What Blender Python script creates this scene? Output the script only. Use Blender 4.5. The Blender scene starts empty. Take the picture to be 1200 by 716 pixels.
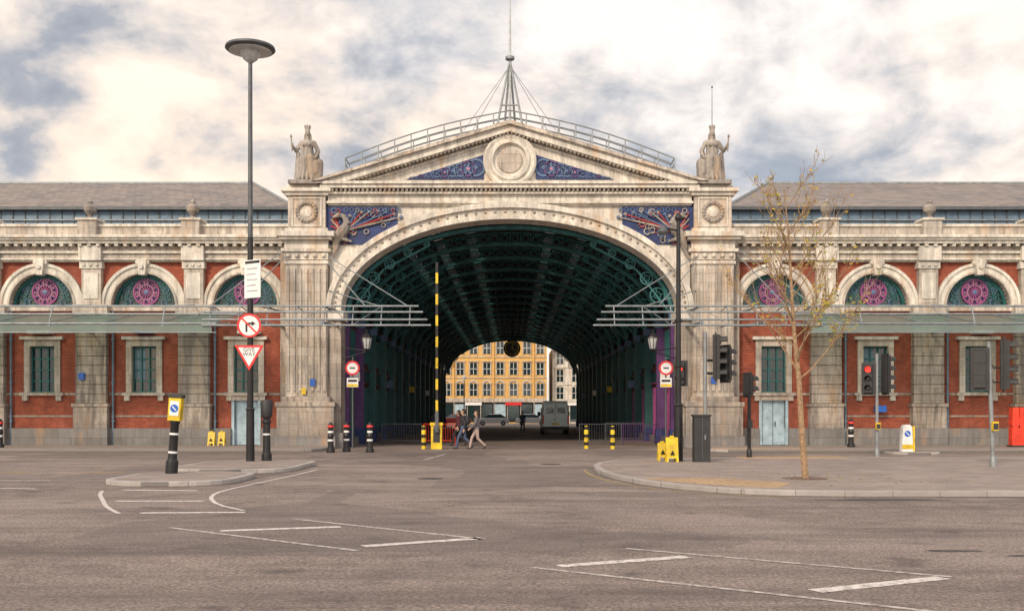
import bpy, bmesh, math, random
import numpy as np
from mathutils import Vector, Matrix
random.seed(7)
sc = bpy.context.scene
R = math.radians
X0 = -0.1

# ------------------------------------------------------------------ materials
def nmat(name):
    m = bpy.data.materials.new(name); m.use_nodes = True
    nt = m.node_tree; b = nt.nodes['Principled BSDF']
    return m, nt, b
def N(nt, t, **kw):
    n = nt.nodes.new(t)
    for k, v in kw.items():
        if k in n.inputs: n.inputs[k].default_value = v
        else: setattr(n, k, v)
    return n
def mixc(nt, f, a, b, mode='MIX'):
    n = nt.nodes.new('ShaderNodeMix'); n.data_type = 'RGBA'; n.blend_type = mode
    for i, v in ((0, f), (6, a), (7, b)):
        if isinstance(v, (int, float)): n.inputs[i].default_value = v
        elif isinstance(v, (tuple, list)): n.inputs[i].default_value = tuple(v) if len(v) == 4 else (*v, 1)
        else: nt.links.new(v, n.inputs[i])
    return n.outputs[2]
def ramp(nt, src, stops):
    r = nt.nodes.new('ShaderNodeValToRGB')
    e = r.color_ramp.elements
    while len(e) < len(stops): e.new(0.5)
    for i, (p, c) in enumerate(stops):
        e[i].position = p
        e[i].color = (c, c, c, 1) if isinstance(c, (int, float)) else (*c, 1)
    nt.links.new(src, r.inputs[0]); return r.outputs[0]
def noise(nt, scale, detail=6, rough=0.6, stretch=None, dist=0):
    tc = nt.nodes.new('ShaderNodeTexCoord'); src = tc.outputs['Object']
    if stretch:
        mp = nt.nodes.new('ShaderNodeMapping'); mp.inputs['Scale'].default_value = stretch
        nt.links.new(src, mp.inputs[0]); src = mp.outputs[0]
    n = N(nt, 'ShaderNodeTexNoise', Scale=scale, Detail=detail, Roughness=rough, Distortion=dist)
    nt.links.new(src, n.inputs['Vector']); return n.outputs['Fac']
def bump(nt, b, h, s, d=0.02):
    n = N(nt, 'ShaderNodeBump', Strength=s, Distance=d)
    nt.links.new(h, n.inputs['Height']); nt.links.new(n.outputs[0], b.inputs['Normal'])
def wallvec(nt):
    tc = nt.nodes.new('ShaderNodeTexCoord'); s = nt.nodes.new('ShaderNodeSeparateXYZ')
    nt.links.new(tc.outputs['Object'], s.inputs[0])
    a = N(nt, 'ShaderNodeMath', operation='ADD'); nt.links.new(s.outputs[0], a.inputs[0]); nt.links.new(s.outputs[1], a.inputs[1])
    c = nt.nodes.new('ShaderNodeCombineXYZ'); nt.links.new(a.outputs[0], c.inputs[0]); nt.links.new(s.outputs[2], c.inputs[1])
    return c.outputs[0]
def paint(name, col, rough=0.5, metal=0.0, var=0.25, scale=3.0, bm=0.1):
    m, nt, b = nmat(name)
    f = noise(nt, scale, 5, 0.65)
    dark = tuple(c * (1 - var) for c in col); lite = tuple(min(1, c * (1 + var * 0.6)) for c in col)
    c = mixc(nt, ramp(nt, f, [(0.35, 0.0), (0.65, 1.0)]), dark, lite)
    nt.links.new(c, b.inputs['Base Color'])
    b.inputs['Roughness'].default_value = rough; b.inputs['Metallic'].default_value = metal
    if bm: bump(nt, b, noise(nt, scale * 12, 2), bm, 0.01)
    return m
def stone(name, col, stain=0.5, joints=True, bw=1.1, bh=0.42, lowgrime=0.0):
    m, nt, b = nmat(name)
    base = mixc(nt, ramp(nt, noise(nt, 1.3, 6, 0.7), [(0.3, 0.0), (0.7, 1.0)]), tuple(c * 0.74 for c in col), tuple(min(.85, c * 1.1) for c in col))
    st = ramp(nt, noise(nt, 1.1, 6, 0.72, (3.2, 3.2, 0.3), 0.4), [(0.43, 0.0), (0.62, 1.0)])
    mul = N(nt, 'ShaderNodeMath', operation='MULTIPLY'); nt.links.new(st, mul.inputs[0]); mul.inputs[1].default_value = stain
    c = mixc(nt, mul.outputs[0], base, (0.14, 0.125, 0.115))
    sp = ramp(nt, noise(nt, 9, 5, 0.7), [(0.54, 0.0), (0.70, 1.0)])
    m2 = N(nt, 'ShaderNodeMath', operation='MULTIPLY'); nt.links.new(sp, m2.inputs[0]); m2.inputs[1].default_value = stain * 0.8
    c = mixc(nt, m2.outputs[0], c, (0.16, 0.14, 0.13))
    big = ramp(nt, noise(nt, 0.35, 5, 0.6), [(0.46, 0.0), (0.64, stain * .6)])
    c = mixc(nt, big, c, (0.24, 0.225, 0.215))
    rust = ramp(nt, noise(nt, 0.7, 5, 0.6, (2, 2, 0.5)), [(0.55, 0.0), (0.70, 0.5)])
    c = mixc(nt, rust, c, (0.50, 0.30, 0.14))
    if joints:
        br = N(nt, 'ShaderNodeTexBrick'); br.inputs['Scale'].default_value = 1.0
        br.inputs['Brick Width'].default_value = bw; br.inputs['Row Height'].default_value = bh
        br.inputs['Mortar Size'].default_value = 0.009; br.inputs['Mortar Smooth'].default_value = 0.3
        br.inputs['Color1'].default_value = (1, 1, 1, 1); br.inputs['Color2'].default_value = (.80, .77, .74, 1); br.inputs['Mortar'].default_value = (.38, .35, .33, 1)
        nt.links.new(wallvec(nt), br.inputs['Vector'])
        c = mixc(nt, 0.85, c, br.outputs['Color'], 'MULTIPLY')
    if lowgrime:   # splash-back grime near the ground
        tc = nt.nodes.new('ShaderNodeTexCoord'); s = nt.nodes.new('ShaderNodeSeparateXYZ'); nt.links.new(tc.outputs['Object'], s.inputs[0])
        a = N(nt, 'ShaderNodeMath', operation='MULTIPLY_ADD'); nt.links.new(noise(nt, 1.6, 5, .7), a.inputs[0]); a.inputs[1].default_value = 2.2; nt.links.new(s.outputs[2], a.inputs[2])
        d = N(nt, 'ShaderNodeMath', operation='DIVIDE'); nt.links.new(a.outputs[0], d.inputs[0]); d.inputs[1].default_value = 5.0
        c = mixc(nt, ramp(nt, d.outputs[0], [(0.22, lowgrime), (0.62, 0.0)]), c, (0.10, 0.092, 0.088))
    nt.links.new(c, b.inputs['Base Color']); b.inputs['Roughness'].default_value = 0.88
    bump(nt, b, noise(nt, 14, 5, 0.7), 0.4, 0.02)
    return m
def brickm(name, c1, c2, mortar, w=0.225, h=0.075, grime=0.5):
    m, nt, b = nmat(name)
    br = N(nt, 'ShaderNodeTexBrick'); br.inputs['Scale'].default_value = 1.0
    br.inputs['Brick Width'].default_value = w; br.inputs['Row Height'].default_value = h
    br.inputs['Mortar Size'].default_value = 0.006; br.inputs['Mortar Smooth'].default_value = 0.2
    br.inputs['Color1'].default_value = (*c1, 1); br.inputs['Color2'].default_value = (*c2, 1); br.inputs['Mortar'].default_value = (*mortar, 1)
    nt.links.new(wallvec(nt), br.inputs['Vector'])
    g = ramp(nt, noise(nt, 0.9, 7, 0.72, (1.5, 1.5, 0.6)), [(0.4, 0.0), (0.68, grime)])
    c = mixc(nt, g, br.outputs['Color'], tuple(v * .28 + .01 for v in c1))
    l = ramp(nt, noise(nt, 2.2, 6, 0.7), [(0.53, 0.0), (0.74, 0.4)])
    c = mixc(nt, l, c, tuple(min(.8, v * 1.2 + .08) for v in c1))
    nt.links.new(c, b.inputs['Base Color']); b.inputs['Roughness'].default_value = 0.9
    bump(nt, b, br.outputs['Fac'], -0.4, 0.01)
    return m

M = {}
M['stone'] = stone('portland_stone', (0.68, 0.615, 0.53), 0.60, lowgrime=.5)
M['stonew'] = stone('weathered_stone', (0.53, 0.465, 0.395), 0.85, True, 1.4, 0.55, .6)
M['white'] = stone('painted_stone', (0.80, 0.74, 0.65), 0.45, False)
M['plinth'] = stone('granite_plinth', (0.24, 0.235, 0.235), 0.6, True, 1.2, 0.45)
M['statue'] = stone('statue_stone', (0.42, 0.38, 0.33), 0.9, False)
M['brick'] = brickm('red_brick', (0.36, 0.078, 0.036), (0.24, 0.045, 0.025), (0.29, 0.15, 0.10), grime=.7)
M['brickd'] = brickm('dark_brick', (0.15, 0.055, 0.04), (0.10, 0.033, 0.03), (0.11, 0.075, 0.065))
M['ybrick'] = brickm('stock_brick', (0.74, 0.45, 0.14), (0.62, 0.34, 0.09), (0.5, 0.36, 0.17), grime=0.2)
M['teal'] = paint('teal_ironwork', (0.018, 0.12, 0.12), 0.5, 0.1)
M['rib'] = paint('rib_ironwork', (0.035, 0.18, 0.19), 0.55, 0.0, .4)
M['teald'] = paint('dark_teal_iron', (0.02, 0.09, 0.095), 0.5, 0.1)
M['roofd'] = paint('dark_roof_boarding', (0.042, 0.037, 0.036), 0.8, var=.4)
M['blue'] = paint('royal_blue_paint', (0.018, 0.035, 0.13), 0.6, 0, 0.45)
M['lblue'] = paint('light_blue_paint', (0.09, 0.15, 0.27), 0.5)
M['purple'] = paint('purple_paint', (0.10, 0.04, 0.15), 0.5)
M['magenta'] = paint('magenta_paint', (0.29, 0.06, 0.20), 0.5)
M['maroon'] = paint('maroon_paint', (0.16, 0.03, 0.05), 0.5)
M['pink'] = paint('pink_paint', (0.40, 0.18, 0.30), 0.5)
M['red'] = paint('red_paint', (0.34, 0.04, 0.035), 0.5, var=.4)
M['sred'] = paint('sign_red', (0.66, 0.03, 0.03), 0.35, var=0.08)
M['swhite'] = paint('sign_white', (0.78, 0.78, 0.77), 0.4, var=0.08)
M['sblue'] = paint('sign_blue', (0.02, 0.12, 0.5), 0.4, var=0.08)
M['black'] = paint('black_iron', (0.018, 0.018, 0.02), 0.4, 0.2)
M['blackp'] = paint('black_plastic', (0.03, 0.03, 0.032), 0.6)
M['grey'] = paint('grey_metal', (0.26, 0.28, 0.29), 0.5, 0.3)
M['dgrey'] = paint('dark_grey_metal', (0.10, 0.11, 0.12), 0.5, 0.3)
M['steel'] = paint('galvanised_steel', (0.25, 0.28, 0.30), 0.5, 0.3)
M['yellow'] = paint('yellow_paint', (0.72, 0.50, 0.02), 0.5, var=0.35)
M['doorb'] = paint('pale_blue_door', (0.36, 0.48, 0.55), 0.5)
M['clad'] = paint('blue_grey_cladding', (0.13, 0.20, 0.27), 0.5, 0.2)
M['orange'] = paint('orange_plastic', (0.72, 0.05, 0.02), 0.5)
def slate():
    m, nt, b = nmat('slate_roof')
    br = N(nt, 'ShaderNodeTexBrick'); br.inputs['Scale'].default_value = 1.0
    br.inputs['Brick Width'].default_value = 0.45; br.inputs['Row Height'].default_value = 0.12
    br.inputs['Mortar Size'].default_value = 0.012
    br.inputs['Color1'].default_value = (.30, .262, .25, 1); br.inputs['Color2'].default_value = (.16, .145, .145, 1); br.inputs['Mortar'].default_value = (.07, .065, .06, 1)
    nt.links.new(wallvec(nt), br.inputs['Vector'])
    c = mixc(nt, ramp(nt, noise(nt, 0.5, 7, .7), [(0.4, 0), (0.7, .6)]), br.outputs['Color'], (0.32, 0.25, 0.20))
    c = mixc(nt, ramp(nt, noise(nt, 1.5, 7, .75, (3, .4, 1)), [(0.5, 0), (0.7, .6)]), c, (0.09, 0.08, 0.08))
    nt.links.new(c, b.inputs['Base Color']); b.inputs['Roughness'].default_value = 0.7
    bump(nt, b, br.outputs['Fac'], -0.5, 0.02); return m
M['slate'] = slate()
def glassm(name, col, rough=0.08):
    m, nt, b = nmat(name)
    b.inputs['Base Color'].default_value = (*col, 1); b.inputs['Roughness'].default_value = rough
    b.inputs['Specular IOR Level'].default_value = 0.7
    bump(nt, b, noise(nt, 2.5, 2), 0.15, 0.02); return m
M['glass'] = glassm('window_glass', (0.015, 0.03, 0.032))
m, nt, b = nmat('canopy_glass')
tr = N(nt, 'ShaderNodeBsdfTransparent'); tr.inputs[0].default_value = (0.58, 0.72, 0.67, 1)
gl = N(nt, 'ShaderNodeBsdfGlossy', Roughness=0.12); gl.inputs[0].default_value = (.8, .9, .9, 1)
df = N(nt, 'ShaderNodeBsdfDiffuse'); nt.links.new(mixc(nt, noise(nt, 1.5, 6), (.18, .30, .27), (.40, .50, .45)), df.inputs[0])
tl = N(nt, 'ShaderNodeBsdfTranslucent'); tl.inputs[0].default_value = (.38, .50, .45, 1)
mx = N(nt, 'ShaderNodeMixShader'); mx.inputs[0].default_value = 0.12
nt.links.new(tr.outputs[0], mx.inputs[1]); nt.links.new(gl.outputs[0], mx.inputs[2])
mx3 = N(nt, 'ShaderNodeMixShader'); mx3.inputs[0].default_value = 0.4; nt.links.new(df.outputs[0], mx3.inputs[1]); nt.links.new(tl.outputs[0], mx3.inputs[2])
mx2 = N(nt, 'ShaderNodeMixShader'); mx2.inputs[0].default_value = 0.52
nt.links.new(mx.outputs[0], mx2.inputs[1]); nt.links.new(mx3.outputs[0], mx2.inputs[2])
nt.links.new(mx2.outputs[0], nt.nodes['Material Output'].inputs[0]); M['cglass'] = m
m, nt, b = nmat('skylight_glass')
tr = N(nt, 'ShaderNodeBsdfTransparent'); tr.inputs[0].default_value = (0.30, 0.30, 0.29, 1)
nt.links.new(tr.outputs[0], nt.nodes['Material Output'].inputs[0]); M['sky_glass'] = m
def emis(name, col, s):
    m, nt, b = nmat(name); b.inputs['Base Color'].default_value = (*col, 1)
    b.inputs['Emission Color'].default_value = (*col, 1); b.inputs['Emission Strength'].default_value = s; return m
M['redlamp'] = emis('red_signal_lens', (0.9, 0.03, 0.02), 2.5)
M['lens'] = glassm('signal_lens_dark', (0.03, 0.025, 0.02), 0.2)
M['lantern'] = paint('lantern_glass', (0.50, 0.53, 0.53), 0.2)
def asphalt():
    m, nt, b = nmat('asphalt')
    tc = N(nt, 'ShaderNodeTexCoord')
    big = ramp(nt, noise(nt, 0.22, 7, 0.68, dist=0.8), [(0.36, 0.0), (0.60, 1.0)])
    c = mixc(nt, big, (0.115, 0.093, 0.086), (0.235, 0.195, 0.178))
    md = ramp(nt, noise(nt, 2.6, 6, 0.75), [(0.40, 0.0), (0.66, .65)])
    c = mixc(nt, md, c, (0.27, 0.226, 0.208))
    sm = ramp(nt, noise(nt, 22, 3, 0.85), [(0.40, 0.0), (0.62, 1.0)])
    c = mixc(nt, 0.8, c, mixc(nt, sm, (.42, .40, .39), (1.7, 1.62, 1.56)), 'MULTIPLY')
    v = N(nt, 'ShaderNodeTexVoronoi', Scale=45.0); nt.links.new(tc.outputs['Object'], v.inputs['Vector'])
    c = mixc(nt, 0.7, c, ramp(nt, v.outputs['Distance'], [(0.05, 0.3), (0.5, 1.4)]), 'MULTIPLY')
    tr = ramp(nt, noise(nt, 0.5, 6, 0.7, (0.22, 1.6, 1)), [(0.46, 0.0), (0.66, 0.65)])
    c = mixc(nt, tr, c, (0.085, 0.068, 0.064))
    sp = ramp(nt, noise(nt, 1.1, 3, 0.5), [(0.62, 0.0), (0.70, 0.55)])
    c = mixc(nt, sp, c, (0.06, 0.05, 0.048))
    # square-edged reinstatement patches
    pt = N(nt, 'ShaderNodeTexVoronoi', Scale=0.16, distance='CHEBYCHEV'); nt.links.new(tc.outputs['Object'], pt.inputs['Vector'])
    c = mixc(nt, ramp(nt, pt.outputs['Color'], [(0.70, 0.0), (0.705, .35)]), c, (0.10, 0.085, 0.08))
    v2 = N(nt, 'ShaderNodeTexVoronoi', Scale=0.28, feature='DISTANCE_TO_EDGE')
    wn = N(nt, 'ShaderNodeTexNoise', Scale=1.9, Detail=6.0); nt.links.new(tc.outputs['Object'], wn.inputs['Vector'])
    ad = mixc(nt, 0.5, tc.outputs['Object'], wn.outputs['Color'], 'ADD'); nt.links.new(ad, v2.inputs['Vector'])
    cr = ramp(nt, v2.outputs['Distance'], [(0.0, 0.4), (0.0035, 0.0)])
    mk_ = N(nt, 'ShaderNodeMath', operation='MULTIPLY'); nt.links.new(cr, mk_.inputs[0]); nt.links.new(ramp(nt, noise(nt, 0.3, 3), [(0.52, 0.0), (0.6, 1.0)]), mk_.inputs[1])
    c = mixc(nt, mk_.outputs[0], c, (0.05, 0.045, 0.042))
    nt.links.new(c, b.inputs['Base Color'])
    nt.links.new(ramp(nt, noise(nt, 0.4, 5), [(0.35, 0.65), (0.6, 0.9)]), b.inputs['Roughness'])
    bump(nt, b, noise(nt, 40, 4, 0.8), 1.0, 0.015); return m
M['asphalt'] = asphalt()
def paving(name, col, w=0.6, h=0.45):
    m, nt, b = nmat(name)
    tc = N(nt, 'ShaderNodeTexCoord')
    br = N(nt, 'ShaderNodeTexBrick'); br.inputs['Scale'].default_value = 1.0
    br.inputs['Brick Width'].default_value = w; br.inputs['Row Height'].default_value = h
    br.inputs['Mortar Size'].default_value = 0.008
    br.inputs['Color1'].default_value = (*col, 1); br.inputs['Color2'].default_value = (*[c * .78 for c in col], 1); br.inputs['Mortar'].default_value = (*[c * .4 for c in col], 1)
    nt.links.new(tc.outputs['Object'], br.inputs['Vector'])
    c = mixc(nt, ramp(nt, noise(nt, 0.9, 7, .7), [(0.4, 0), (0.72, .6)]), br.outputs['Color'], tuple(x * .5 for x in col))
    c = mixc(nt, ramp(nt, noise(nt, 6, 5, .75), [(0.55, 0), (0.75, .5)]), c, tuple(x * .4 for x in col))
    nt.links.new(c, b.inputs['Base Color']); b.inputs['Roughness'].default_value = 0.85
    bump(nt, b, noise(nt, 30, 4), .3, .01); return m
M['paving'] = paving('york_paving', (0.34, 0.28, 0.25))
M['kerb'] = paving('granite_kerb', (0.42, 0.39, 0.37), 0.9, 3)
M['setts'] = paving('brown_setts', (0.20, 0.13, 0.10), .2, .1)
M['buff'] = paving('buff_tactile', (0.50, 0.34, 0.20), .4, .4)
def marking(name, col, wear=0.5):
    m, nt, b = nmat(name)
    f = ramp(nt, noise(nt, 9, 8, 0.85), [(wear - 0.07, 0.0), (wear + 0.07, 1.0)])
    c = mixc(nt, f, col, (0.20, 0.17, 0.16))
    nt.links.new(c, b.inputs['Base Color']); b.inputs['Roughness'].default_value = 0.8; return m
M['mwhite'] = marking('white_road_paint', (0.68, 0.63, 0.60), 0.54)
M['mfaint'] = marking('worn_white_road_paint', (0.58, 0.53, 0.50), 0.50)
M['myellow'] = marking('yellow_road_paint', (0.50, 0.33, 0.05), 0.5)
M['tar'] = paint('tar_patch', (0.06, 0.052, 0.05), 0.7)
M['bark'] = paint('tree_bark', (0.33, 0.22, 0.13), 0.9, var=0.4, scale=14, bm=0.5)
m, nt, b = nmat('autumn_leaf')
nt.links.new(ramp(nt, noise(nt, 3.0, 3), [(0.35, (0.14, 0.18, 0.02)), (0.5, (0.36, 0.30, 0.03)), (0.65, (0.48, 0.25, 0.03))]), b.inputs['Base Color']); M['leaf'] = m
M['skin'] = paint('skin', (0.52, 0.32, 0.23), 0.6, var=0.08)
M['hair'] = paint('dark_hair', (0.04, 0.025, 0.018), 0.7)
M['eye'] = paint('eye_dark', (0.02, 0.02, 0.02), 0.3)
M['shoe'] = paint('shoe_leather', (0.03, 0.025, 0.022), 0.5)
M['jeans'] = paint('jeans_cloth', (0.08, 0.11, 0.19), 0.9)
M['beige'] = paint('beige_trousers', (0.44, 0.33, 0.30), 0.9)
M['coat'] = paint('dark_coat', (0.03, 0.03, 0.04), 0.9)
M['coat2'] = paint('maroon_coat', (0.12, 0.03, 0.04), 0.9)
M['coat3'] = paint('grey_coat', (0.14, 0.13, 0.14), 0.9)
M['van'] = paint('van_paint', (0.70, 0.84, 0.87), 0.3, 0.0, var=0.06, bm=0)
M['carr'] = paint('car_paint_red', (0.25, 0.03, 0.03), 0.3, 0.2, var=0.05, bm=0)
M['cars'] = paint('car_paint_silver', (0.45, 0.46, 0.47), 0.3, 0.4, var=0.05, bm=0)
M['rubber'] = paint('tyre_rubber', (0.02, 0.02, 0.02), 0.8)

# ------------------------------------------------------------------ builder
class MB:
    def __init__(s): s.v = []; s.f = []; s.m = []; s.mats = []; s.M = Matrix()
    def add(s, vs, fs, mat):
        if mat not in s.mats: s.mats.append(mat)
        k = s.mats.index(mat); o = len(s.v)
        for p in vs: s.v.append(s.M @ Vector(p))
        for f in fs: s.f.append([i + o for i in f]); s.m.append(k)
    def box(s, x0, x1, y0, y1, z0, z1, mat):
        s.add([(x0, y0, z0), (x1, y0, z0), (x1, y1, z0), (x0, y1, z0), (x0, y0, z1), (x1, y0, z1), (x1, y1, z1), (x0, y1, z1)],
              [(0, 1, 2, 3), (4, 5, 6, 7), (0, 1, 5, 4), (1, 2, 6, 5), (2, 3, 7, 6), (3, 0, 4, 7)], mat)
    def prism(s, poly, y0, y1, mat):   # poly in xz
        n = len(poly)
        s.add([(x, y0, z) for x, z in poly] + [(x, y1, z) for x, z in poly],
              [tuple(range(n)), tuple(range(n, 2 * n))] + [(i, (i + 1) % n, (i + 1) % n + n, i + n) for i in range(n)], mat)
    def prismx(s, poly, x0, x1, mat):  # poly in yz
        n = len(poly)
        s.add([(x0, y, z) for y, z in poly] + [(x1, y, z) for y, z in poly],
              [tuple(range(n)), tuple(range(n, 2 * n))] + [(i, (i + 1) % n, (i + 1) % n + n, i + n) for i in range(n)], mat)
    def prismz(s, poly, z0, z1, mat):
        n = len(poly)
        s.add([(x, y, z0) for x, y in poly] + [(x, y, z1) for x, y in poly],
              [tuple(range(n)), tuple(range(n, 2 * n))] + [(i, (i + 1) % n, (i + 1) % n + n, i + n) for i in range(n)], mat)
    def cyl(s, p0, p1, r0, r1=None, n=10, mat=None):
        if r1 is None: r1 = r0
        p0, p1 = Vector(p0), Vector(p1); d = (p1 - p0).normalized()
        a = d.orthogonal().normalized(); b2 = d.cross(a)
        vs = []
        for p, r in ((p0, r0), (p1, r1)):
            for i in range(n):
                t = 2 * math.pi * i / n; vs.append(p + (a * math.cos(t) + b2 * math.sin(t)) * r)
        s.add(vs, [tuple(range(n)), tuple(range(n, 2 * n))] + [(i, (i + 1) % n, (i + 1) % n + n, i + n) for i in range(n)], mat)
    def lathe(s, c, prof, n, mat, axis='z'):
        vs = []; fs = []
        for r, h in prof:
            for i in range(n):
                t = 2 * math.pi * i / n
                if axis == 'z': vs.append((c[0] + r * math.cos(t), c[1] + r * math.sin(t), c[2] + h))
                elif axis == 'y': vs.append((c[0] + r * math.cos(t), c[1] + h, c[2] + r * math.sin(t)))
                else: vs.append((c[0] + h, c[1] + r * math.cos(t), c[2] + r * math.sin(t)))
        for k in range(len(prof) - 1):
            for i in range(n):
                j = (i + 1) % n; fs.append((k * n + i, k * n + j, (k + 1) * n + j, (k + 1) * n + i))
        fs.append(tuple(range(n))); fs.append(tuple(range((len(prof) - 1) * n, len(prof) * n)))
        s.add(vs, fs, mat)
    def arc(s, cx, cz, ra, rb, Ra, Rb, y0, y1, mat, t0=0, t1=math.pi, n=32):
        for i in range(n):
            a, b2 = t0 + (t1 - t0) * i / n, t0 + (t1 - t0) * (i + 1) / n
            P = [(cx + ra * math.cos(a), cz + rb * math.sin(a)), (cx + Ra * math.cos(a), cz + Rb * math.sin(a)),
                 (cx + Ra * math.cos(b2), cz + Rb * math.sin(b2)), (cx + ra * math.cos(b2), cz + rb * math.sin(b2))]
            s.add([(x, y0, z) for x, z in P] + [(x, y1, z) for x, z in P], [(0, 1, 2, 3), (4, 5, 6, 7), (0, 3, 7, 4), (1, 2, 6, 5)], mat)
    def ring(s, cx, cz, r, w, y0, y1, mat, n=18): s.arc(cx, cz, r - w, r - w, r, r, y0, y1, mat, 0, 2 * math.pi, n)
    def bar(s, p, q, w, y0, y1, mat):
        d = Vector((q[0] - p[0], q[1] - p[1]))
        if d.length < 1e-4: return
        nrm = Vector((-d.y, d.x)).normalized() * w / 2
        s.prism([(p[0] + nrm.x, p[1] + nrm.y), (q[0] + nrm.x, q[1] + nrm.y), (q[0] - nrm.x, q[1] - nrm.y), (p[0] - nrm.x, p[1] - nrm.y)], y0, y1, mat)
    def build(s, name, parent=None, smooth=False, bevel=0):
        off = Vector(parent.location) if parent else Vector((0, 0, 0))
        me = bpy.data.meshes.new(name); me.from_pydata([v - off for v in s.v], [], s.f)
        for k in s.mats: me.materials.append(M[k])
        me.polygons.foreach_set('material_index', s.m)
        bm = bmesh.new(); bm.from_mesh(me); bmesh.ops.recalc_face_normals(bm, faces=bm.faces); bm.to_mesh(me); bm.free()
        if smooth:
            me.polygons.foreach_set('use_smooth', [True] * len(me.polygons))
            try: me.set_sharp_from_angle(angle=R(40))
            except Exception: pass
        o = bpy.data.objects.new(name, me); sc.collection.objects.link(o)
        if parent: o.parent = parent
        if bevel:
            b = o.modifiers.new('bevel', 'BEVEL'); b.width = bevel; b.segments = 2; b.limit_method = 'ANGLE'
        return o
def empty(name, loc=(0, 0, 0)):
    e = bpy.data.objects.new(name, None); e.location = loc; sc.collection.objects.link(e); return e
def text(body, size, loc, parent, mat, rotz=0, name='lettering'):
    c = bpy.data.curves.new(name, 'FONT'); c.body = body; c.size = size; c.align_x = 'CENTER'; c.align_y = 'CENTER'; c.extrude = 0.001
    c.space_line = 0.85
    o = bpy.data.objects.new(name, c); sc.collection.objects.link(o); c.materials.append(M[mat]); o.parent = parent
    o.location = Vector(loc) - Vector(parent.location); o.rotation_euler = (R(90), 0, rotz); return o

# ------------------------------------------------------------------ ground
g = MB(); g.box(-900, 900, -500, 1300, -0.3, -0.02, 'asphalt'); g.build('ground')
g = MB(); g.add([(-120, -120, 0), (120, -120, 0), (120, 160, 0), (-120, 160, 0)], [(0, 1, 2, 3)], 'asphalt'); g.build('road')
mk = MB()
def line(p, q, w, mat='mwhite', z=0.005):
    p, q = Vector(p), Vector(q); d = (q - p).normalized(); n = Vector((-d.y, d.x)) * w / 2
    mk.add([(*(p + n), z), (*(q + n), z), (*(q - n), z), (*(p - n), z)], [(0, 1, 2, 3)], mat)
def poly(ps, w, mat, z=0.005):
    P_ = []
    for i, p in enumerate(ps):
        a = Vector(ps[max(0, i - 1)]); b2 = Vector(ps[min(len(ps) - 1, i + 1)]); d = (b2 - a).normalized(); n = Vector((-d.y, d.x)) * w / 2
        P_.append((Vector(p) + n, Vector(p) - n))
    for (a, b2), (c, d) in zip(P_[:-1], P_[1:]): mk.add([(*a, z), (*c, z), (*d, z), (*b2, z)], [(0, 1, 2, 3)], mat)
def smooth_pts(ps, it=2):
    for _ in range(it):
        out = [ps[0]]
        for a, b2 in zip(ps[:-1], ps[1:]):
            out += [(a[0] * .75 + b2[0] * .25, a[1] * .75 + b2[1] * .25), (a[0] * .25 + b2[0] * .75, a[1] * .25 + b2[1] * .75)]
        ps = out + [ps[-1]]
    return ps
line((-3.32, -31.5), (-0.38, -34.0), 0.10, 'mfaint'); line((-3.96, -33.1), (-2.41, -32.6), 0.2)
line((-4.78, -32.7), (-1.79, -35.1), 0.09, 'mfaint'); line((-1.79, -34.7), (-0.38, -33.9), 0.2)
line((1.34, -34.9), (4.3, -37.0), 0.085, 'mfaint'); line((.49, -36.3), (1.95, -35.6), 0.19)
line((.22, -36.4), (3.6, -38.9), 0.085, 'mfaint'); line((2.72, -37.8), (4.19, -37.05), 0.19)
poly(smooth_pts([(-8.44, -25.9), (-8.1, -26.9), (-7.6, -28.0), (-6.9, -29.6), (-6.25, -30.7)]), 0.08, 'mwhite')
line((-7.2, -28.4), (-5.6, -28.4), 0.2); line((-5.95, -30.6), (-4.3, -30.5), 0.2); line((-8.1, -25.7), (-6.5, -25.9), 0.2)
poly(smooth_pts([(-5.5, -18.0), (-5.6, -20.7), (-5.85, -24.1), (-6.0, -26.6), (-5.3, -28.9), (-4.4, -30.2)]), 0.08, 'mwhite')
for i in range(10): line((-10.5 - i * 2.4, -19.3), (-11.7 - i * 2.4, -19.3), 0.28, 'myellow')
line((-10.9, -25.2), (-10.0, -25.4), 0.15); line((-14, -22.9), (-11, -22.6), 0.12)
for i in range(7): line((-5 + i * 1.5, -9.5), (-4.2 + i * 1.5, -9.5), 0.2, 'mfaint')
for yy in (-5.65, -5.45):
    line((-60, yy), (-8.3, yy), 0.08, 'myellow'); line((8.3, yy), (60, yy), 0.08, 'myellow')
poly(smooth_pts([(2.05, -17.9), (2.0, -20.2), (2.2, -22.5), (2.6, -24.4), (3.3, -25.95), (4.2, -27.05), (5.25, -27.6)]), 0.07, 'myellow')
for i in range(8): line((9 + i * 2.8, -8.8), (10.4 + i * 2.8, -8.8), 0.12, 'mwhite')
line((-3, -12), (-2.6, -7), 0.12, 'mfaint'); line((13.5, -11.5), (15.5, -9.6), .15)
mk.build('road_markings')
t = MB()
for (x, y, r) in ((-2.0, -22.0, 0.32), (1.2, -15, 0.33), (-12, -28, .3)):
    t.lathe((x, y, 0), [(r, 0.0), (r, 0.006), (r * .93, 0.010), (0.01, 0.010)], 24, 'tar')
t.build('manhole_covers')
def blob(cx, cy, a, b2, seed):
    rr = random.Random(seed); ph = [rr.uniform(0, 6.28) for _ in range(4)]
    return [(cx + a * (1 + .2 * math.sin(3 * u + ph[0]) + .12 * math.sin(7 * u + ph[1])) * math.cos(u), cy + b2 * (1 + .2 * math.sin(2 * u + ph[2]) + .1 * math.sin(9 * u + ph[3])) * math.sin(u)) for u in [i * math.pi / 24 for i in range(48)]]
t = MB()
for a_ in ((5.1, -35.1, .30, .09, 3), (5.75, -35.5, .18, .06, 9), (6.9, -28.05, 1.1, .22, 5)):
    P = blob(*a_); t.add([(x, y, .004) for x, y in P], [tuple(range(48))], 'tar')
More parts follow.
